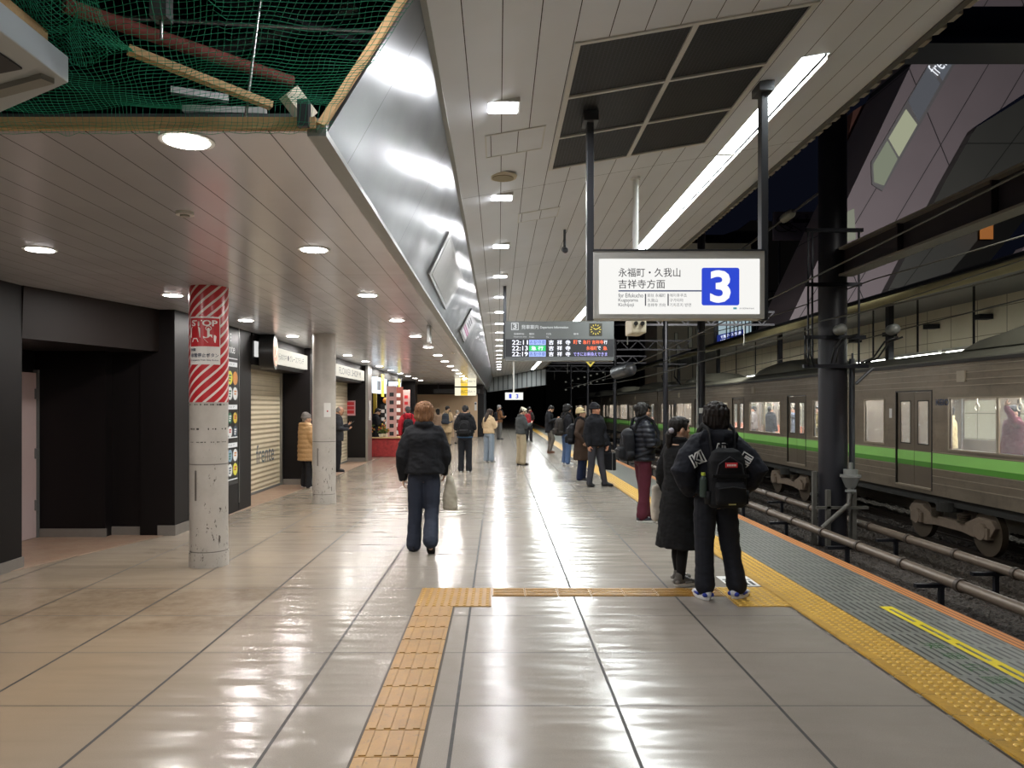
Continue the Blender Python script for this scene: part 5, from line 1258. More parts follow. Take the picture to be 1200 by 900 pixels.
MB().prism([(XX(840, Yv), Z(405, Yv)), (XX(840, Yv), Z(393, Yv)), (XX(871, Yv), Z(386, Yv)), (XX(871, Yv), Z(397, Yv))], 1, Yv - .12, Yv - .06).build('sign_panel', glow('navy_lit_panel', '22307a', .8), e)
for r_ in range(2):
    text('lettering', 'ビデオシアター館' if r_ else '個室ブース案内所', glow('white_letters_small', 'dfe6ff', 1.2) if not r_ else bpy.data.materials['white_letters_small'], e, (XX(856, Yv), Yv - .14, Z(392.5 + 5 * r_, Yv)), w=1.3, h=.2, bold=.02, rot=.22)
e = empty('billboard', (15.5, 50, 12), 'dim mauve billboard with a fine drawing left of the big column', 'billboard')
Yq = 52.0
MB().box(XX(907, Yq), XX(957, Yq), Yq, Yq + .3, Z(281, Yq), Z(248, Yq)).build('board', simple('mauve_board', '6e6675', .7), e); MB().box(XX(915, Yq), XX(916.5, Yq), Yq + .3, Yq + .5, 0, Z(250, Yq)).box(XX(948, Yq), XX(949.5, Yq), Yq + .3, Yq + .5, 0, Z(250, Yq)).build('support_post', M['darkmetal'], e)
for k in range(6):
    cx, cz = XX(918 + 5 * (k % 3), Yq), Z(258 + 8 * (k // 3), Yq)
    MB().tube([(cx + .45 * math.cos(u * .6) * (1 + .1 * k), Yq - .03, cz + .35 * math.sin(u * .6 + k)) for u in range(9)], .03, 6).build('drawn_line', M['vinyl_black'], e)
for k in range(5): text('lettering', 'ラーメン屋'[k], M['vinyl_black'], e, (XX(945 + 5 * (k % 2), Yq), Yq - .03, Z(254 + 5 * k, Yq)), h=.3)
e = empty('iron_fence', (13, 40, 7), 'dark vertical railing beyond the opposite canopy', 'fence'); m = MB()
for k in range(14): m.box(13.2 + .22 * k, 13.25 + .22 * k, 44, 44.05, 5, 8.4)
m.box(13.2, 16.2, 43.98, 44.07, 8.3, 8.4).build('railing', M['darkmetal'], e)
o = MB().tube([(5.15, 33, 3.15), (5.35, 31, 3.2)], .3, 24, 'round').build('signal_horn', M['charcoal'], smooth=True); tag(o, 'round dark signal lamp housing hanging over the near track', 'signal')
# ================================================================ PEOPLE
V = Vector
_fm = {}
def fab(col, rough=.85, bsc=120, bump=.25, var=.1, sheen=.2):
    k = (col, rough, bsc)
    if k not in _fm:
        t = NT('cloth_' + col); c = lin(col); lo = tuple(v * (1 - var) for v in c[:3]) + (1,); hi = tuple(min(1, v * (1 + var)) for v in c[:3]) + (1,)
        t.set(t.mix(t.noise(5, 4, .6), lo, hi), rough); t.bump(t.math('ADD', t.noise(bsc, 3, .6), t.math('MULTIPLY', t.noise(14, 3, .5), 1.5)), bump, .006)
        t.set(spec=.25)
        _fm[k] = t.m
    return _fm[k]
def skin(col='c49a80'):
    if col not in _fm:
        t = NT('skin_' + col); c = lin(col); t.set(t.mix(t.noise(9, 4), c, tuple(v * .88 for v in c[:3]) + (1,)), .5); t.b.inputs['Subsurface Weight'].default_value = .08
        t.b.inputs['Subsurface Radius'].default_value = (.02, .008, .004); _fm[col] = t.m
    return _fm[col]
def hairmat(col):
    k = 'h' + col
    if k not in _fm:
        t = NT('hair_' + col); n = t.noise(7, 4, .7, (26, 26, 2)); c = lin(col)
        t.set(t.mix(t.ramp(n, 0, 1, .35, .65), tuple(v * .6 for v in c[:3]) + (1,), tuple(min(1, v * 1.5) for v in c[:3]) + (1,)), .6, spec=.3); t.bump(n, .5, .006); _fm[k] = t.m
    return _fm[k]
def folds(a, s=1.0, seed=0.0):
    def f(c):
        n = noise.noise(V((c.x * 9 + seed, c.y * 9, c.z * 13 + c.x * 6)))
        n2 = noise.noise(V((c.x * 20 + seed, c.y * 20, c.z * 34)))
        return a * (n + .45 * n2) * s
    return f
def puffs(a, z0=0.0, sp=.085):
    def f(c): return a * (abs(math.sin(PI * (c.z - z0) / sp)) - .55) + .004 * noise.noise(V((c.x * 22, c.y * 22, c.z * 30)))
    return f
ARM = {   # shoulder -> elbow, wrist, hand direction, palm normal   (right side; left is mirrored)
    'down': ((.235, -.03, 1.10), (.25, .04, .86), (.0, .12, -1), (-1, .1, 0)),
    'back': ((.235, -.10, 1.11), (.235, -.16, .87), (0, -.1, -1), (-1, .1, 0)),
    'fore': ((.235, .03, 1.11), (.225, .17, .90), (0, .25, -1), (-1, .1, 0)),
    'phone': ((.22, .02, 1.12), (.10, .25, 1.20), (-.35, .75, .45), (-.3, -.4, .8)),
    'phone2': ((.22, .0, 1.12), (.13, .24, 1.10), (-.5, .8, .2), (-.2, -.4, .8)),
    'pocket': ((.27, -.07, 1.12), (.20, .07, .93), (-.3, .3, -.9), (-1, 0, 0)),
    'hip': ((.335, -.12, 1.13), (.235, -.03, .965), (-.95, .25, -.25), (0, 1, .2)),
    'strap': ((.26, .05, 1.14), (.13, .13, 1.26), (-.3, .2, .9), (0, -1, 0)),
    'fold': ((.25, .02, 1.14), (.02, .20, 1.13), (-1, .1, .1), (0, -1, 0)),
    'up': ((.27, .18, 1.42), (.20, .25, 1.66), (-.1, .1, 1), (0, -1, 0)),
    'carry': ((.235, .0, 1.10), (.24, .12, .86), (0, .1, -1), (-1, 0, 0)),
}
LEG = {
    'stand': ((.095, .01, .47), (.10, -.02, .085), 10),
    'wide': ((.13, .015, .47), (.165, -.01, .085), 14),
    'slant': ((.12, .06, .46), (.17, .16, .085), 18),
    'fwd': ((.09, .12, .48), (.085, .16, .095), 4),
    'rear': ((.09, -.03, .47), (.085, -.30, .17), 3),
    'bent': ((.10, .14, .50), (.10, .02, .10), 8),
}
def hand(mb, wr, d, n, side, sc=1.0, curl=.9, fat=1.0):
    d = V(d).normalized(); n = V(n); n = (n - d * n.dot(d)).normalized(); wv = d.cross(n).normalized() * side
    wr = V(wr)
    mb.tube([wr - d * .02, wr + d * .03 * sc, wr + d * .085 * sc], [(.024 * sc, .018 * sc), (.034 * sc, .016 * sc), (.038 * sc, .014 * sc)], 10, 'round', up=n)
    r = .0085 * sc * fat
    for i, (off, ln) in enumerate(((-.030, .062), (-.010, .072), (.010, .068), (.029, .052))):
        p = wr + d * .083 * sc + wv * off * sc; a = 0.0; P = [p - d * .02 * sc, p]
        for q, (l, c) in enumerate(((.45, .35), (.32, .55), (.23, .45))):
            a += c * curl; P.append(P[-1] + (d * math.cos(a) + n * math.sin(a)) * ln * l * sc)
        mb.tube(P, [r * 1.1, r * 1.1, r, r * .9, r * .75], 8, 'round')
    p = wr + d * .03 * sc - wv * .025 * sc
    mb.tube([p, p + (-wv * .8 + d * .6 + n * .3) * .033 * sc, p + (-wv * .75 + d * 1.25 + n * .9) * .045 * sc], [r * 1.5, r * 1.25, r], 8, 'round')
NP = [0]
def person(px, py, h, face, label, skinc='c49a80', arms=('down', 'down'), legs=('stand', 'stand'), head=(0, 0), jacket=None, pants=None, hair=('short', '17130f'),
           shoes=('1d1b1a', None), hat=None, collar=None, female=False, at=None, scarf=None, group=None, vox=None, lean=0.0, skirt=None, face_detail=True, socks=None, slim=1.0):
    NP[0] += 1; seed = NP[0] * 3.7
    X, Y = at[:2] if at else G(px, py)
    base_z = 0.0 if at is None or len(at) < 3 else at[2]
    if at and len(at) == 3: X, Y = at[0], at[1]
    e = empty('person', (X, Y, base_z), label, 'person', group, rz=math.radians(face), scale=h / 1.70)
    vx_ = vox or max(.0058, min(.0105, .0009 * Y)); vc = max(.0075, min(.014, .0011 * Y))
    fm = 1.0 * (.9 if female else 1.0)
    def side(p, s): return V((p[0] * s, p[1], p[2]))
    hm = Matrix.Translation(V((0, -.015, 1.46))) @ Matrix.Rotation(math.radians(head[0]), 4, 'Z') @ Matrix.Rotation(math.radians(head[1]), 4, 'X') @ Matrix.Translation(V((0, .01, .005)))
    # ---- body
    mb = MB()
    mb.loft([(.80, 0, 0, .10, .08), (.88, 0, -.01, .155, .11), (.96, 0, -.01, .15, .105), (1.06, 0, 0, .13, .095), (1.18, 0, 0, .145, .10), (1.30, 0, -.005, .16, .105), (1.38, 0, -.01, .15, .085), (1.42, 0, -.015, .10, .095), (1.45, 0, -.015, .05, .045)], 20)
    mb.tube([(0, -.02, 1.40), (0, -.01, 1.50)], .056, 16, 'round')
    AR, LG = [], []
    for s, a in ((-1, arms[0]), (1, arms[1])):
        el, wr, hd, pn_ = ARM[a] if isinstance(a, str) else a
        sh = V((.165 * fm * s, -.01, 1.365)); el = side(el, s); wr = side(wr, s); el.x *= fm if abs(el.x) > .15 else 1
        AR.append((s, sh, el, wr)); hd = side(hd, s); pn_ = side(pn_, s)
        mb.tube([sh, el, wr], [.048, .038, .025], 12, 'round'); hand(mb, wr, hd, pn_, -s, fat=1.15 if vx_ > .008 else 1.0)
    for s, l in ((-1, legs[0]), (1, legs[1])):
        kn, an, toe = LEG[l] if isinstance(l, str) else l
        hp = V((.085 * s, -.005, .87)); kn = side(kn, s); an = side(an, s); LG.append((s, hp, kn, an, toe))
        mb.tube([hp, kn, kn * .45 + an * .55 + V((0, -.015, 0)), an], [.085, .052, .050, .034], 12, 'round')
        fd = V((math.sin(math.radians(toe)) * s, math.cos(math.radians(toe)), 0)); dz = an.z - .085
        mb.tube([an - fd * .03 + V((0, 0, -.05)), an + fd * .10 + V((0, 0, -.055 - dz * .9 if dz > .03 else -.055))], [(.033, .028), (.036, .02)], 10, 'round')
    hb_ = MB()
    hb_.loft([(.0, 0, .052, .022, .02), (.018, 0, .045, .040, .042), (.05, 0, .022, .057, .072), (.09, 0, .006, .067, .088), (.13, 0, 0, .074, .096), (.17, 0, -.006, .074, .097), (.20, 0, -.01, .06, .08), (.222, 0, -.012, .03, .04)], 24)
    hb_.tube([(0, .088, .125), (0, .106, .088), (0, .103, .080)], [.009, .013, .012], 10, 'round')
    hb_.tube([(-.04, .078, .135), (0, .094, .134), (.04, .078, .135)], .009, 8, 'round')
    hb_.tube([(-.02, .081, .052), (0, .089, .053), (.02, .081, .052)], .0085, 8, 'round')
    hb_.ball((0, .070, .02), (.02, .018, .014)); 
    for s in (-1, 1): hb_.ball((s * .075, -.008, .095), (.010, .020, .032)); hb_.ball((s * .045, .06, .085), (.022, .022, .024))
    hb_.tube([(0, -.03, -.06), (0, -.02, .05)], [.052, .05], 14, 'round')
    hb_.xf(hm); mb.add(hb_.v, hb_.f)
    body = mb.blob('body', skin(skinc), e, vx_, 2)
    if face_detail:
        for s in (-1, 1):
            MB().ball((s * .031, .0855, .113), (.015, .008, .0065), 10).xf(hm).build('eye', fab('241a16', .3), body, local=True, smooth=True)
            MB().tube([(s * .014, .096, .131), (s * .034, .093, .136), (s * .050, .080, .131)], .0035, 6, 'round').xf(hm).build('eyebrow', hairmat(hair[1] if hair[0] != 'bald' else '555555'), body, local=True)
        MB().tube([(-.022, .086, .0525), (0, .0965, .0525), (.022, .086, .0525)], .0045, 6, 'round').xf(hm).build('mouth', fab('8a4f48', .5), body, local=True)
    # ---- hair
    hs, hc = hair; H_ = MB(); rough_h = .006
    if hs in ('short', 'shaggy', 'bob', 'bun', 'long', 'mop'):
        H_.loft([(.085, 0, -.045, .060, .050), (.11, 0, -.040, .078, .072), (.14, 0, -.030, .084, .088), (.17, 0, -.020, .086, .098), (.20, 0, -.012, .078, .096), (.225, 0, -.010, .055, .072), (.24, 0, -.012, .025, .035)], 24)
        H_.ball((0, -.070, .075), (.052, .035, .05))
        H_.ball((0, .055, .185), (.066, .045, .032))
        for s in (-1, 1): H_.ball((s * .068, .02, .15), (.018, .04, .035))
    if hs in ('shaggy', 'mop'):
        H_.ball((0, -.02, .17), (.094, .108, .085)); H_.ball((0, -.06, .09), (.075, .055, .065)); rough_h = .017
        for s in (-1, 1): H_.ball((s * .078, -.012, .11), (.022, .045, .045))
        for q in range(9):
            a = PI + (q - 4) * .33; r0_ = .088; H_.tube([(r0_ * .9 * math.sin(a), r0_ * math.cos(a), .14), (r0_ * .98 * math.sin(a), r0_ * 1.06 * math.cos(a), .09), (r0_ * .85 * math.sin(a), r0_ * .95 * math.cos(a), .035 + .012 * (q % 3))], [.022, .02, .008], 8, 'round')
        for q in range(5): H_.tube([(-.05 + .025 * q, .06, .205), (-.055 + .027 * q, .098, .175), (-.055 + .028 * q, .102, .145 + .006 * (q % 2))], [.018, .014, .006], 8, 'round')
    if hs in ('bob', 'long'):
        H_.ball((0, -.045, .09), (.088, .065, .09))
        for s in (-1, 1): H_.tube([(s * .07, .01, .17), (s * .084, .005, .09), (s * .075, .0, .0 if hs == 'bob' else -.03)], [(.03, .03), (.028, .035), (.015, .025)], 10, 'round')
        H_.tube([(0, -.06, .08), (0, -.085, -.02), (0, -.10, -.09 if hs == 'bob' else -.20)], [(.08, .05), (.09, .045), (.05, .025)], 12, 'round', up=V((0, 1, 0)))
    if hs == 'bun':
        H_.tube([(0, -.08, .10), (0, -.115, .05), (-.0, -.125, -.03), (0, -.12, -.09)], [.04, .045, .035, .015], 12, 'round')
        for s in (-1, 1): H_.tube([(s * .07, .035, .16), (s * .078, .03, .10), (s * .07, .03, .095)], [.018, .012, .005], 8, 'round')
    if hs == 'bald':
        H_.loft([(.06, 0, -.045, .062, .052), (.09, 0, -.03, .075, .078), (.12, 0, -.025, .079, .083), (.155, 0, -.03, .076, .082), (.185, 0, -.035, .064, .07), (.205, 0, -.04, .035, .045)], 24)
    hsc = 1.16 if hs == 'mop' else 1.0
    H_.xf(hm @ Matrix.Translation(V((0, 0, .13))) @ Matrix.Scale(hsc, 4) @ Matrix.Translation(V((0, 0, -.13))))
    hw = H_.blob('hair', hairmat(hc), e, max(.006, vx_), 2, disp=lambda c: rough_h * noise.noise(V((c.x * 55 + seed, c.y * 55, c.z * 9))))
    # ---- hat
    if hat:
        K = MB(); kind, kc = hat
        if kind == 'cap':
            K.loft([(.135, 0, -.012, .088, .104), (.17, 0, -.012, .088, .104), (.21, 0, -.012, .078, .092), (.24, 0, -.014, .05, .095), (.252, 0, -.014, .015, .02)], 24)
            K.tube([(0, .07, .145), (0, .16, .13)], [(.07, .010), (.055, .009)], 12, 'round')
        else:
            K.loft([(.12, 0, -.018, .092, .108), (.15, 0, -.018, .095, .112), (.175, 0, -.018, .092, .108), (.21, 0, -.02, .085, .098), (.25, 0, -.03, .06, .068), (.27, 0, -.035, .025, .03)], 24)
            K.tube([(.093 * math.cos(q * PI / 8), -.018 + .108 * math.sin(q * PI / 8), .14) for q in range(17)], .014, 8)
        K.xf(hm).blob('hat', fab(kc, .9, 60, .6), e, .008, 2)
    # ---- trousers
    if pants:
        pc, wd = pants[0], pants[1]; cuff = pants[2] if len(pants) > 2 else .075
        P = MB(); P.loft([(.80, 0, -.005, .10, .085), (.86, 0, -.012, .165, .125), (.95, 0, -.012, .165, .12), (1.02, 0, -.005, .15, .11)], 20)
        for s, hp, kn, an, toe in LG:
            end = an + V((0, 0, cuff - .085)); m_ = kn * .5 + end * .5
            P.tube([hp + V((.005 * s, -.005, 0)), hp * .5 + kn * .5 + V((.004 * s, 0, 0)), kn, m_, end], [.098, .088 * wd ** .5, .072 * wd, .068 * wd, .066 * wd * (1.12 if wd > 1.1 else .9)], 14, 'round')
        P.blob('trousers', fab(pc, .8), e, vc, 3, folds(.007, 1.0, seed))
    if socks:
        for s, hp, kn, an, toe in LG: MB().tube([kn + V((0, 0, .1)), kn, kn * .45 + an * .55 + V((0, -.012, 0)), an, an - V((0, 0, .03))], [.066, .058, .056, .040, .038], 12, 'round').build('stocking', fab(socks, .8), e, local=True, smooth=True)
    # ---- shoes
    for s, hp, kn, an, toe in LG:
        fd = V((math.sin(math.radians(toe)) * s, math.cos(math.radians(toe)), 0)); sd = V((fd.y, -fd.x, 0))
        heel = an - V((0, 0, .085)) * 1.0; pitch = 0.0
        if an.z > .12: pitch = -.75
        Rm = Matrix.Translation(V((an.x, an.y, heel.z))) @ Matrix(((sd.x, fd.x, 0, 0), (sd.y, fd.y, 0, 0), (0, 0, 1, 0), (0, 0, 0, 1))) @ Matrix.Rotation(pitch, 4, 'X')
        S = MB(); S.tube([(0, -.05, .055), (0, .02, .060), (0, .09, .045), (0, .165, .036)], [(.036, .04), (.042, .042), (.047, .032), (.040, .022)], 14, 'round', up=V((0, 0, 1))); S.tube([(0, -.02, .05), (0, -.015, .11)], [.042, .040], 12, 'round')
        so = S.xf(Rm).blob('shoe', fab(shoes[0], .5), e, max(.006, vx_), 2)
        base = MB().loft([(.002, 0, .055, .044, .125), (.014, 0, .055, .050, .132), (.032, 0, .055, .049, .130)], 20).xf(Rm)
        base.build('sole', fab(shoes[1] or shoes[0], .6), so, local=True, smooth='auto')
        if len(shoes) > 2:
            MB().tube([(-.052, .03, .045), (-.045, .09, .045)], .012, 8, 'round').tube([(.052, .03, .045), (.045, .09, .045)], .012, 8, 'round').tube([(-.035, -.06, .05), (.035, -.06, .05)], .02, 8, 'round').xf(Rm).build('shoe_patch', fab(shoes[2], .5), so, local=True, smooth=True)
            for q in range(4): MB().tube([(-.03, .03 + .022 * q, .105 - .011 * q), (.0, .032 + .022 * q, .112 - .011 * q), (.03, .03 + .022 * q, .105 - .011 * q)], .004, 6).xf(Rm).build('lace', fab('d8d8d8', .7), so, local=True)
    # ---- jacket / coat
    top = None
    if jacket:
        J = dict(col='15161a', hem=.88, t=.03, slv=1.0, flare=0.0, hood=False, collar=True, puff=False, cuff=0.0, rough=.85, belly=0.0); J.update(jacket)
        T = J['t']; hem = J['hem']; R_ = []
        zs = [hem, hem + .06, .98, 1.08, 1.18, 1.30, 1.37, 1.415, 1.45] if hem < .86 else [hem, hem + .05, 1.08, 1.18, 1.30, 1.37, 1.415, 1.45]
        if hem < .7: zs = [hem, hem + .05, .62, .80] + zs[2:]
        for z in zs:
            k = max(0, (1.0 - z)); wx = {0: 0}.get(0, 0)
            if z >= 1.44: rx, ry = .075, .07
            elif z >= 1.41: rx, ry = .125 * fm, .085
            elif z >= 1.365: rx, ry = .175 * fm, .10
            elif z >= 1.28: rx, ry = .178 * fm, .115
            elif z >= 1.15: rx, ry = .165 * fm, .118
            elif z >= 1.05: rx, ry = (.155 + J['belly'] * .6) * (1 if not female else .95), .115 + J['belly'] * .5
            else: rx, ry = .168 + J['flare'] * k + J['belly'], .125 + J['flare'] * k * .8 + J['belly']
            tt = T if z < 1.4 else T * .5
            R_.append((z, 0, -.008, rx + tt * .8, ry + tt * .8))
        R_ = sorted(set(R_)); Q = MB().loft(R_, 26)
        for s, sh, el, wr in AR:
            e2 = wr - (wr - el).normalized() * J['cuff']; r = J['slv']
            Q.tube([sh + V((-.03 * s, 0, .0)), sh * .5 + el * .5, el, el * .45 + e2 * .55, e2], [.068 + T * .45, .060 * r + T * .35, .056 * r + T * .3, .050 * r + T * .3, .042 * r + T * .15], 14, 'round')
        if J['collar']:
            c_ = .062 + T * .3; Q.tube([(c_ * 1.05 * math.cos(q * PI / 8), -.018 + c_ * math.sin(q * PI / 8), 1.455 + (.0 if math.sin(q * PI / 8) > 0 else .012)) for q in range(17)], (.016 + T * .25, .022 + T * .35), 10)
        if J['hood']:
            Q.tube([(-.14, .0, 1.43), (-.13, -.09, 1.44), (0, -.15, 1.43), (.13, -.09, 1.44), (.14, .0, 1.43)], [.035, .05, .065, .05, .035], 12, 'round', up=V((0, 0, 1)))
            Q.ball((0, -.125, 1.395), (.135, .065, .085))
            Q.tube([(.085 * math.cos(q * PI / 8), -.03 + .08 * math.sin(q * PI / 8), 1.475) for q in range(17)], .030, 10)
        dsp = puffs(.012, 1.0, J['puff'] if not isinstance(J['puff'], bool) else .085) if J['puff'] else folds(.010, 1.0, seed + 5)
        top = Q.blob('jacket' if hem > .7 else 'coat', fab(J['col'], J['rough']), e, vc, 3, dsp)
        if J.get('hemband'): MB().loft([(hem - .03, 0, -.008, R_[0][3] - .012, R_[0][4] - .012), (hem + .02, 0, -.008, R_[0][3] - .006, R_[0][4] - .006)], 24).build('under_shirt', fab(J['hemband']), e, local=True, smooth='auto')
    if skirt: MB().loft([(skirt[1], 0, 0, .24, .2), (.75, 0, 0, .2, .165), (1.0, 0, 0, .16, .125)], 26).blob('skirt', fab(skirt[0]), e, vc, 2, folds(.012, 1, seed))
    if collar:
        for s in (-1, 1): MB().add([(s * .01, .085, 1.40), (s * .075, .03, 1.475), (s * .085, .05, 1.43), (s * .06, .10, 1.38), (s * .01, .091, 1.405), (s * .07, .036, 1.485)], [(0, 1, 2, 3), (0, 3, 4), (1, 0, 4, 5)]).build('shirt_collar', fab(collar, .7), e, local=True)
        MB().tube([(.06 * math.cos(q * PI / 8), -.012 + .058 * math.sin(q * PI / 8), 1.478) for q in range(17)], .016, 8).build('shirt_collar', fab(collar, .7), e, local=True, smooth=True)
    return e, top, hm, AR
def worn(p, name, label, cat, loc=(0, 0, 0)):
    """a thing carried by a person: its own top-level Empty standing in the same frame"""
    M_ = Matrix.Translation(p.location) @ Matrix.Rotation(p.rotation_euler.z, 4, 'Z') @ Matrix.Diagonal((p.scale[0],) * 3 + (1,))
    e = empty(name, M_ @ V(loc), label, cat, rz=p.rotation_euler.z, scale=p.scale[0]); e['_l'] = 0; del e['_l']
    return e, V(loc)
def shifted(mb, l): mb.v = [tuple(V(v) - l) for v in mb.v]; return mb
def backpack(p, label, col='131416', w=.29, h=.44, d=.17, y=-.135, z=.92, strap=.03, red=None, vox=.009, tilt=0):
    e, l = worn(p, 'backpack', label, 'backpack', (0, y - d / 2, z)); m = fab(col, .75)
    c = MB(); c.loft([(z, 0, y - d / 2, w * .42, d * .40), (z + .03, 0, y - d / 2, w * .5, d * .5), (z + h * .5, 0, y - d / 2, w * .5, d * .52), (z + h * .8, 0, y - d * .48, w * .46, d * .47), (z + h * .94, 0, y - d * .42, w * .36, d * .36), (z + h, 0, y - d * .36, w * .2, d * .2)], 28, .62)
    b = shifted(c, l).blob('main_bag', m, e, vox, 3, folds(.004, 1, 3))
    yb = y - d
    shifted(MB().loft([(z + .03, 0, yb - .01, w * .36, .035), (z + .06, 0, yb - .015, w * .40, .05), (z + h * .36, 0, yb - .012, w * .40, .05), (z + h * .44, 0, yb, w * .36, .03)], 24, .6), l).blob('front_pocket', m, e, vox, 2)
    zz = MB().tube([(-w * .38, yb - .01, z + h * .50), (-w * .30, yb - .012, z + h * .74), (0, yb + .004, z + h * .86), (w * .30, yb - .012, z + h * .74), (w * .38, yb - .01, z + h * .50)], .006, 6)
    zz.tube([(-w * .36, yb - .058, z + h * .34), (0, yb - .066, z + h * .37), (w * .36, yb - .058, z + h * .34)], .005, 6); shifted(zz, l).build('zip', fab('2c2d31', .4), e, local=True)
    for s in (-1, 1):
        t_ = strap; P_ = [(s * .10, y + .0, z + h * .90), (s * .112, y + .05, 1.425 + t_), (s * .118, -.01, 1.462 + t_), (s * .125, .09, 1.40 + t_), (s * .135, .125 + t_, 1.28), (s * .165, .10 + t_, 1.12), (s * (.185 + t_), .0, 1.02), (s * .13, y, z + .06)]
        shifted(MB().tube(P_, (.026, .008), 8, 'round', up=V((1, 0, 0))), l).build('shoulder_strap', m, e, local=True, smooth=True)
        shifted(MB().loft([(z + .03, s * w * .5, y - d / 2, .02, d * .3), (z + .14, s * w * .5, y - d / 2, .026, d * .34)], 14), l).build('side_pocket', m, e, local=True, smooth=True)
    shifted(MB().tube([(-.035, y - .01, z + h * .95), (-.03, y - .01, z + h + .03), (.03, y - .01, z + h + .03), (.035, y - .01, z + h * .95)], .009, 8), l).build('grab_handle', m, e, local=True, smooth=True)
    return e, l
def tote(p, label, col, w=.30, h=.36, at=(.27, .0, .40), th=.07, hz=.86, col2=None, nm='tote_bag', hx=0, yaw=0):
    e, l = worn(p, nm, label, 'bag', at); m = fab(col, .8)
    r = [(0, 0, 0, th * .8, w * .42), (.03, 0, 0, th, w * .48), (h * .5, 0, 0, th * .9, w * .5), (h * .85, 0, 0, th * .55, w * .47), (h, 0, 0, th * .3, w * .44)]
    MB().loft(r, 24, .75).blob('bag_body', m, e, .009, 2, folds(.012, 1, 8))
    for s in (-1, 1):
        x = s * th * .25; top_ = hz - at[2]
        MB().tube([(x, -w * .28, h * .92), (x * .6, -w * .12, h + (top_ - h) * .7), (0, 0, top_), (x * .6, w * .12, h + (top_ - h) * .7), (x, w * .28, h * .92)], (.012, .005), 8, up=V((1, 0, 0))).build('handle', m, e, local=True, smooth=True)
    return e
def phone(p, at, label, rot=0):
    e, l = worn(p, 'smartphone', label, 'phone', at)
    mm = Matrix.Rotation(math.radians(-50), 4, 'X')
    MB().box(-.036, .036, -.004, .004, -.07, .07).xf(mm).build('phone_body', fab('1a1a1c', .3), e, local=True, bevel=.003)
    return e
TR = -90   # facing the train
# 1 walking person from behind
a, tp_, hm_, _ = person(497, 645, 1.68, 3, 'person walking away in a bulky black jacket and dark jeans with light brown hair', arms=(((.245, -.06, 1.10), (.245, .03, .86), (0, .1, -1), (-1, 0, 0)), ((.24, .0, 1.11), (.23, .10, .92), (0, .2, -1), (-1, 0, 0))),
    legs=((((.10, .0, .47)), (.12, -.02, .085), 4), 'rear'), jacket=dict(col='121317', hem=.90, t=.07, slv=1.1, rough=.8, cuff=-.01, belly=.02), pants=('2a2f3c', 1.2, .075), hair=('mop', '6b4a30'), shoes=('141416', '1c1c1e'), head=(-12, -4))
tote(a, 'long pale canvas tote bag carried in the walking person\'s right hand', 'aba595', w=.20, h=.40, at=(.30, .03, .47), th=.085, hz=1.02)
# 2 young man from behind
a, tp_, hm_, _ = person(838, 701, 1.66, 4, 'person from behind in a black hooded jacket with white letters, hands on hips', arms=('hip', 'hip'), legs=('stand', ((.14, .02, .47), (.19, -.02, .085), 50)),
    jacket=dict(col='15171f', hem=.93, t=.08, slv=1.35, hood=True, collar=False, belly=.0), pants=('1b1d24', 1.2, .12), hair=('mop', '1a1310'), shoes=('c9ccd2', 'e0e0e0', '2c3f9a'), face_detail=True)
student = a
bp_, l_ = backpack(a, 'black backpack with a small red label on the person with hands on hips', '0f1013', w=.33, h=.50, d=.15, y=-.20, z=.84, strap=.07, vox=.007)
shifted(MB().box(-.05, .05, -.392, -.378, 1.185, 1.225), l_).build('red_label', fab('c8323a', .5), bp_, local=True)
MB
lb_ = MB()
for q in range(6): lb_.box(-.04 + .0135 * q, -.031 + .0135 * q, -.395, -.392, 1.197, 1.213)
shifted(lb_, l_).build('label_print', fab('e9e4e0', .6), bp_, local=True)
shifted(MB().box(-.03, .03, -.41, -.40, .875, .885), l_).build('small_mark', fab('a59a62', .6), bp_, local=True)
shifted(MB().box(-.155, .155, -.375, -.36, 1.10, 1.125), l_).build('webbing_band', fab('0a0b0d', .7), bp_, local=True)
# white outlined letters on the jacket back
dgm = tp_.data; tree = BVHTree.FromPolygons([v.co for v in dgm.vertices], [p.vertices for p in dgm.polygons])
def back_text(s, x, z, w_, h_, rot, grow, mat, off):
    me = text_mesh(s, w_, h_, grow); R = Matrix.Rotation(rot, 3, 'Z')
    bm = bmesh.new(); bm.from_mesh(me); bmesh.ops.triangulate(bm, faces=bm.faces); bmesh.ops.subdivide_edges(bm, edges=bm.edges, cuts=2, use_grid_fill=False); bm.to_mesh(me); bm.free()
    for v in me.vertices:
        q = R @ v.co; X_, Z_ = x + q.x, z + q.y
        hit = tree.ray_cast(V((X_, -1, Z_)), V((0, 1, 0)))
        v.co = (X_, (hit[0].y if hit[0] else -.2) - off, Z_)
    me.materials.clear(); me.materials.append(mat); o = bpy.data.objects.new('jacket_lettering', me); link(o, student)
wl, bk = fab('dcdcd8', .7), fab('12141b', .85)
for s, x, z, r_ in (('KI', -.215, 1.245, -.55 + 1.0), ('AR', -.01, 1.325, .05), ('E', .205, 1.235, -.6)):
    w_ = .12 if len(s) > 1 else .085
    back_text(s, x, z, w_ * 1.1, .115, r_, .09, wl, .010); back_text(s, x, z, w_ * .92, .095, r_, .0, bk, .016)
e_, l2 = worn(a, 'drink_bottle', 'small drink bottle with a green cap in the backpack side pocket', 'bottle', (-.20, -.27, .93))
MB().cyl((0, 0), .032, 0, .15, 16).cyl((0, 0), .032, .15, .18, 16, .016).build('bottle_body', fab('39443f', .25), e_, local=True, smooth='auto'); MB().cyl((0, 0), .018, .18, .205, 14).build('cap', fab('9fae3e', .5), e_, local=True)
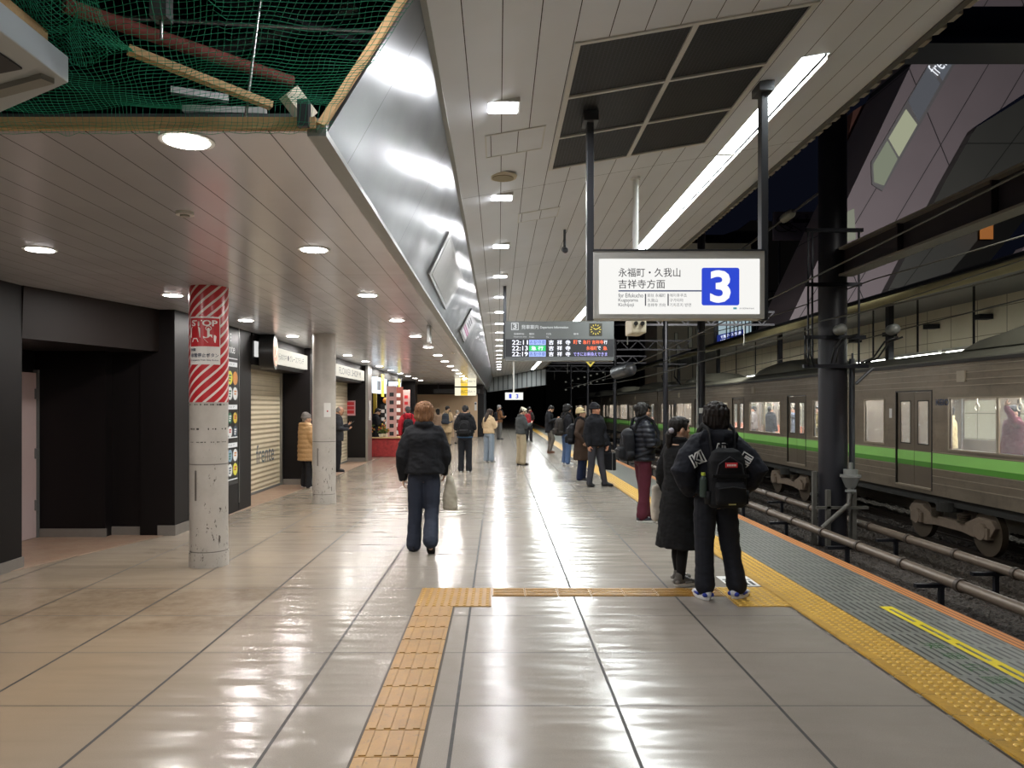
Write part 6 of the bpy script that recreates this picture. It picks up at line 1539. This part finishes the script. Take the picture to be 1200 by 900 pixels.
# 3 woman in the long black coat
a, tp_, hm_, _ = person(797, 684, 1.56, -55, 'person in a long black coat and black stockings with dark hair tied back', female=True, arms=('down', 'down'), legs=(((.07, .03, .47), (.075, .06, .085), 6), ((.07, -.02, .47), (.08, -.08, .085), 14)),
    jacket=dict(col='0e0f11', hem=.38, t=.03, flare=.12, slv=1.15, cuff=-.02), hair=('bun', '17120f'), shoes=('55534f', 'c9c5bb', '77746f'), collar='d9dce2', socks='0d0d0f', head=(-22, 2))
e_ = tote(a, 'white tote bag hanging behind the person in the long coat', 'c4bcae', w=.26, h=.36, at=(-.25, -.02, .62), th=.05, hz=1.02)
e_, l2 = worn(a, 'hair_clip', 'pale claw clip in the tied hair of the person in the long coat', 'hair clip', (0, -.13, 1.56)); MB().ball((0, 0, 0), (.035, .02, .03), 10).build('clip', fab('8f8c94', .3), e_, local=True, smooth=True)
# 4 puffer jacket, maroon trousers
a, tp_, hm_, _ = person(754, 611, 1.70, -80, 'person in a black quilted puffer jacket and maroon trousers facing the train', arms=('fold', 'fold'), legs=(((.07, .03, .47), (.08, .06, .085), 12), ((.07, -.01, .47), (.08, -.05, .085), 12)),
    jacket=dict(col='1a1c23', hem=.88, t=.06, slv=1.25, puff=.07, rough=.45), pants=('4f1f2c', 1.15, .095), hair=('shaggy', '14110f'), shoes=('24242a', 'dcdcd8', '303036'), head=(-6, 2))
backpack(a, 'black backpack on the person in the puffer jacket', '121317', w=.30, h=.46, d=.17, y=-.165, z=.88, strap=.05)
# 5 man with case facing the camera
a, tp_, hm_, _ = person(698, 570, 1.72, -140, 'person in a black jacket and charcoal trousers with a black cap, turned toward the camera', skinc='b98468', arms=(((.24, .0, 1.10), (.25, .08, .86), (0, .1, -1), (-1, 0, 0)), 'down'), legs=(((.11, .05, .46), (.17, .10, .085), 20), ((.10, -.02, .47), (.12, -.06, .085), 16)),
    jacket=dict(col='15161b', hem=.84, t=.05, slv=1.15), pants=('34343a', 1.0, .07), hair=('short', '1a1614'), shoes=('141416', None), head=(14, 2), hat=('beanie', '1c1c20'), collar='4a4d55')
e_, l2 = worn(a, 'briefcase', 'slim black briefcase with a silver edge held by the person in the cap', 'briefcase', (-.27, .09, .33))
MB().box(-.04, .04, -.2, .2, 0, .36).build('case_body', fab('17181c', .4), e_, local=True, bevel=.02)
MB().box(-.045, .045, -.17, -.155, .0, .37).box(-.045, .045, .155, .17, .0, .37).build('silver_edge', M['steel'], e_, local=True); MB().tube([(0, -.06, .36), (0, -.05, .45), (0, .05, .45), (0, .06, .36)], .010, 8).build('handle', fab('17181c', .4), e_, local=True)
e_, l2 = worn(a, 'folded_jacket', 'black jacket draped over the arm of the person in the cap', 'jacket', (-.30, .05, .45)); MB().loft([(0, 0, 0, .05, .10), (.2, 0, 0, .06, .12), (.5, 0, 0, .05, .08), (.62, .03, .03, .04, .05)], 16).blob('cloth', fab('131317'), e_, .01, 2, folds(.02))
# 6 beige knit hat, long brown coat
a, tp_, hm_, _ = person(682, 564, 1.62, -110, 'person in a cream knit hat, brown long coat and navy trousers', female=True, arms=('pocket', 'pocket'), jacket=dict(col='3b2d24', hem=.50, t=.04, flare=.12), pants=('1d2742', 1.25, .095), hair=('short', '2a1f18'), hat=('beanie', 'b3a27c'), shoes=('2a2a2c', 'c8c8c8'), head=(10, 5))
backpack(a, 'black backpack on the person in the cream knit hat', '15161a', w=.34, h=.48, d=.18, y=-.15, z=.86, strap=.04)
# 7 curly hair with black rucksack and jeans
a, tp_, hm_, _ = person(664, 545, 1.70, -70, 'person with bushy black hair, black top and blue jeans', arms=('phone2', 'phone2'), jacket=dict(col='15151a', hem=.88, t=.04), pants=('45597a', 1.15, .095), hair=('mop', '120f0e'), shoes=('c8c8c6', 'd8d8d8'), head=(-10, -15))
backpack(a, 'worn dark backpack on the person in blue jeans', '26221f', w=.34, h=.50, d=.20, y=-.14, z=.84, strap=.04)
# 8 man looking at his phone
a, tp_, hm_, _ = person(644, 531, 1.72, -100, 'person in a black coat and grey trousers looking down at a phone', arms=('phone', 'phone'), legs=('stand', 'bent'), jacket=dict(col='16171b', hem=.72, t=.035), pants=('57534d', 1.0, .07), hair=('short', '14110f'), shoes=('5a3a2a', None), head=(0, -32))
phone(a, (0, .36, 1.25), 'phone held by the person in the black coat and grey trousers')
# 9 white cap
a, tp_, hm_, _ = person(611, 545, 1.64, -60, 'person in a white cap, grey sweater and beige trousers', arms=('phone2', 'phone'), jacket=dict(col='3f4242', hem=.92, t=.045, slv=1.1), pants=('a0937a', 1.3, .095), hair=('short', '1b1512'), hat=('cap', 'd2cbb6'), shoes=('2b2522', None), head=(-15, -25))
phone(a, (.0, .34, 1.22), 'phone in the hands of the person in the white cap')
# 10 red backpack
a, tp_, hm_, _ = person(620, 517, 1.66, -20, 'person in dark clothes farther down the platform wearing a bright red backpack', arms=('phone2', 'phone2'), jacket=dict(col='2b2422', hem=.85, t=.04), pants=('1b1b1f', 1.1), hair=('short', '17120f'), head=(-20, -15))
backpack(a, 'bright red backpack worn by a person farther down the platform', '8f2b30', w=.34, h=.46, d=.20, y=-.14, z=.90, strap=.04)
# 11 brown jacket
a, tp_, hm_, _ = person(585, 515, 1.74, -60, 'person in a brown jacket and grey trousers with a grey cap', arms=('fore', 'phone2'), jacket=dict(col='6b4a30', hem=.85, t=.045), pants=('5b5a58', 1.1), hair=('short', '6d6a66'), hat=('cap', '8b8b8c'), shoes=('2a2a2c', None))
backpack(a, 'dark backpack on the person in the brown jacket', '1a1a1e', w=.28, h=.42, d=.15, y=-.14, z=.94, strap=.04)
# 12 long hair beige top
a, tp_, hm_, _ = person(573, 542, 1.60, -35, 'person with long wavy hair, beige sweater and pale jeans', female=True, arms=('phone2', 'phone'), jacket=dict(col='bda583', hem=.92, t=.045, slv=1.2), pants=('7c8894', 1.25, .095), hair=('long', '2a1f19'), shoes=('c8c6c0', 'd6d4ce'), head=(-20, -18))
tote(a, 'black shoulder bag of the person with long wavy hair', '141416', w=.30, h=.24, at=(-.20, -.06, .84), th=.08, hz=1.42, nm='shoulder_bag')
# 13 black hooded jacket
a, tp_, hm_, _ = person(545, 553, 1.70, -4, 'person from behind in a black hooded jacket over a blue shirt hem', arms=('phone2', 'phone2'), jacket=dict(col='16171b', hem=.90, t=.06, hood=True, collar=False, slv=1.2, hemband='3c5a78'), pants=('1d1f24', 1.15, .07), hair=('short', '121010'), shoes=('2a2a2c', 'd4d4d4'), head=(0, -25))
backpack(a, 'flat black backpack of the person in the blue shirt hem', '0f1012', w=.30, h=.40, d=.11, y=-.17, z=.92, strap=.05)
# 14 beige coat
a, tp_, hm_, _ = person(524, 522, 1.70, -15, 'person in a beige coat wearing a slate blue backpack', arms=('phone2', 'phone2'), jacket=dict(col='a08a6a', hem=.55, t=.04, flare=.08), pants=('8d7b60', 1.1), hair=('short', '17120f'), shoes=('2a2a2c', None), head=(-25, -10))
backpack(a, 'slate blue backpack on the person in the beige coat', '30363f', w=.32, h=.46, d=.17, y=-.14, z=.92, strap=.04)
person(513, 519, 1.58, 20, 'person in a tan jacket and dark bag half hidden beside the walking person', female=True, arms=('phone2', 'phone2'), jacket=dict(col='8a7462', hem=.85, t=.04), pants=('6d6a68', 1.1), hair=('bob', '14110f'))
person(536, 520, 1.50, -30, 'person in pale clothes between the beige coat and the black hooded jacket', female=True, arms=('phone2', 'phone2'), jacket=dict(col='b7a696', hem=.80, t=.04), pants=('8f8377', 1.1), hair=('short', '7d7468'))
# 15 red jacket
a, tp_, hm_, _ = person(478, 541, 1.66, 10, 'person in a red jacket half hidden behind the walking person', arms=('back', 'down'), jacket=dict(col='a81f2c', hem=.86, t=.07, slv=1.25, hood=True, collar=False), pants=('1f2026', 1.1), hair=('short', '4a4644'), hat=('cap', '4b4c50'), head=(0, 0))
backpack(a, 'dark backpack on the person in the red jacket', '17181d', w=.32, h=.44, d=.16, y=-.19, z=.88, strap=.06)
person(488, 528, 1.70, 0, 'person in black behind the red jacket, only the head and shoulder showing', jacket=dict(col='121216', hem=.8, t=.05), pants=('17171a', 1.1), hair=('shaggy', '121010'))
# 16 woman with white bag
a, tp_, hm_, _ = person(441, 535, 1.62, -70, 'person in a long black coat and wide trousers looking at a phone by shops', female=True, arms=('phone', 'phone2'), jacket=dict(col='131316', hem=.62, t=.045, flare=.08), pants=('131316', 1.3, .095), hair=('short', '15110f'), shoes=('c4c2bc', 'd8d6d0'), head=(0, -28))
tote(a, 'pale canvas shoulder bag of the person in the long black coat by the shops', 'a79a86', w=.34, h=.32, at=(-.2, -.16, .86), th=.06, hz=1.42)
# 17 grey suit
a, tp_, hm_, _ = person(396, 553, 1.68, -75, 'person in a charcoal suit with thin grey hair reading a phone beside the second pillar', skinc='b98a6e', arms=('phone', 'phone2'), jacket=dict(col='2a2b30', hem=.80, t=.035), pants=('1d1d21', 1.1, .07), hair=('bald', '77716c'), shoes=('131315', None), collar='c9cdd6', head=(0, -28))
phone(a, (0, .36, 1.26), 'phone held by the person in the charcoal suit')
# 18 beige puffer
a, tp_, hm_, _ = person(357, 568, 1.52, -50, at=(-3.93, 15.6), label= 'person in a knee length tan puffer coat partly behind the second pillar', female=True, arms=('fore', 'fore'), jacket=dict(col='b08d63', hem=.66, t=.09, puff=.105, slv=1.35, hood=True, collar=False, rough=.6), pants=('1c1c20', 1.15, .07), hair=('short', '7b7874'), hat=('beanie', '77736f'), shoes=('1d1d1f', 'd0d0d0'), head=(-10, 0))
tote(a, 'patterned white shopping bag held by the person in the tan puffer coat', 'c2b9a6', w=.30, h=.42, at=(.24, .16, .42), th=.06, hz=.92)
# passengers inside the nearest car
pcol = ['5a2430', '8d97a4', 'c3b183', '1c1f27', '2b3c38', '3a3f4a', '8b7a4a', '202024', '5c6470', '77706a']
plab = ['maroon jacket', 'pale grey coat', 'cream coat', 'black coat', 'dark green jacket', 'slate jacket', 'mustard jacket', 'black down jacket', 'blue grey coat', 'taupe coat']
spots = [(8.95, 13.2, 90), (9.3, 12.75, -90), (9.0, 15.2, 70), (9.0, 12.15, 60), (9.9, 13.9, 90), (9.5, 11.8, 120), (9.1, 21.6, 90), (9.4, 26.2, -70), (9.3, 24.0, 90), (9.6, 28.6, 60)]
pros = []
for k in range(4):
    a, *_ = person(0, 0, 1.66, spots[k][2], 'person in a %s standing inside the nearest train car' % plab[k], arms=('up', 'down') if k in (0, 3) else ('phone2', 'phone2'), jacket=dict(col=pcol[k], hem=.82, t=.05), pants=('22222a', 1.1), hair=('short', '14110f'), at=(spots[k][0], spots[k][1], .02), vox=.012, group='passengers inside the train')
    pros.append(a)
for k in range(4, len(spots)):
    c_ = copy_tree(pros[k % 4]); c_.location = (spots[k][0], spots[k][1], .02); c_.rotation_euler.z = math.radians(spots[k][2])
    c_['label'] = 'person in a %s standing inside the %s train car' % (plab[k], 'nearest' if spots[k][1] < 18 else 'second')
    for ch in c_.children:
        if ch.name.startswith('jacket'):
            ch.data = ch.data.copy(); ch.data.materials.clear(); ch.data.materials.append(fab(pcol[k]))
bpy.data.scenes.remove(TMPS)
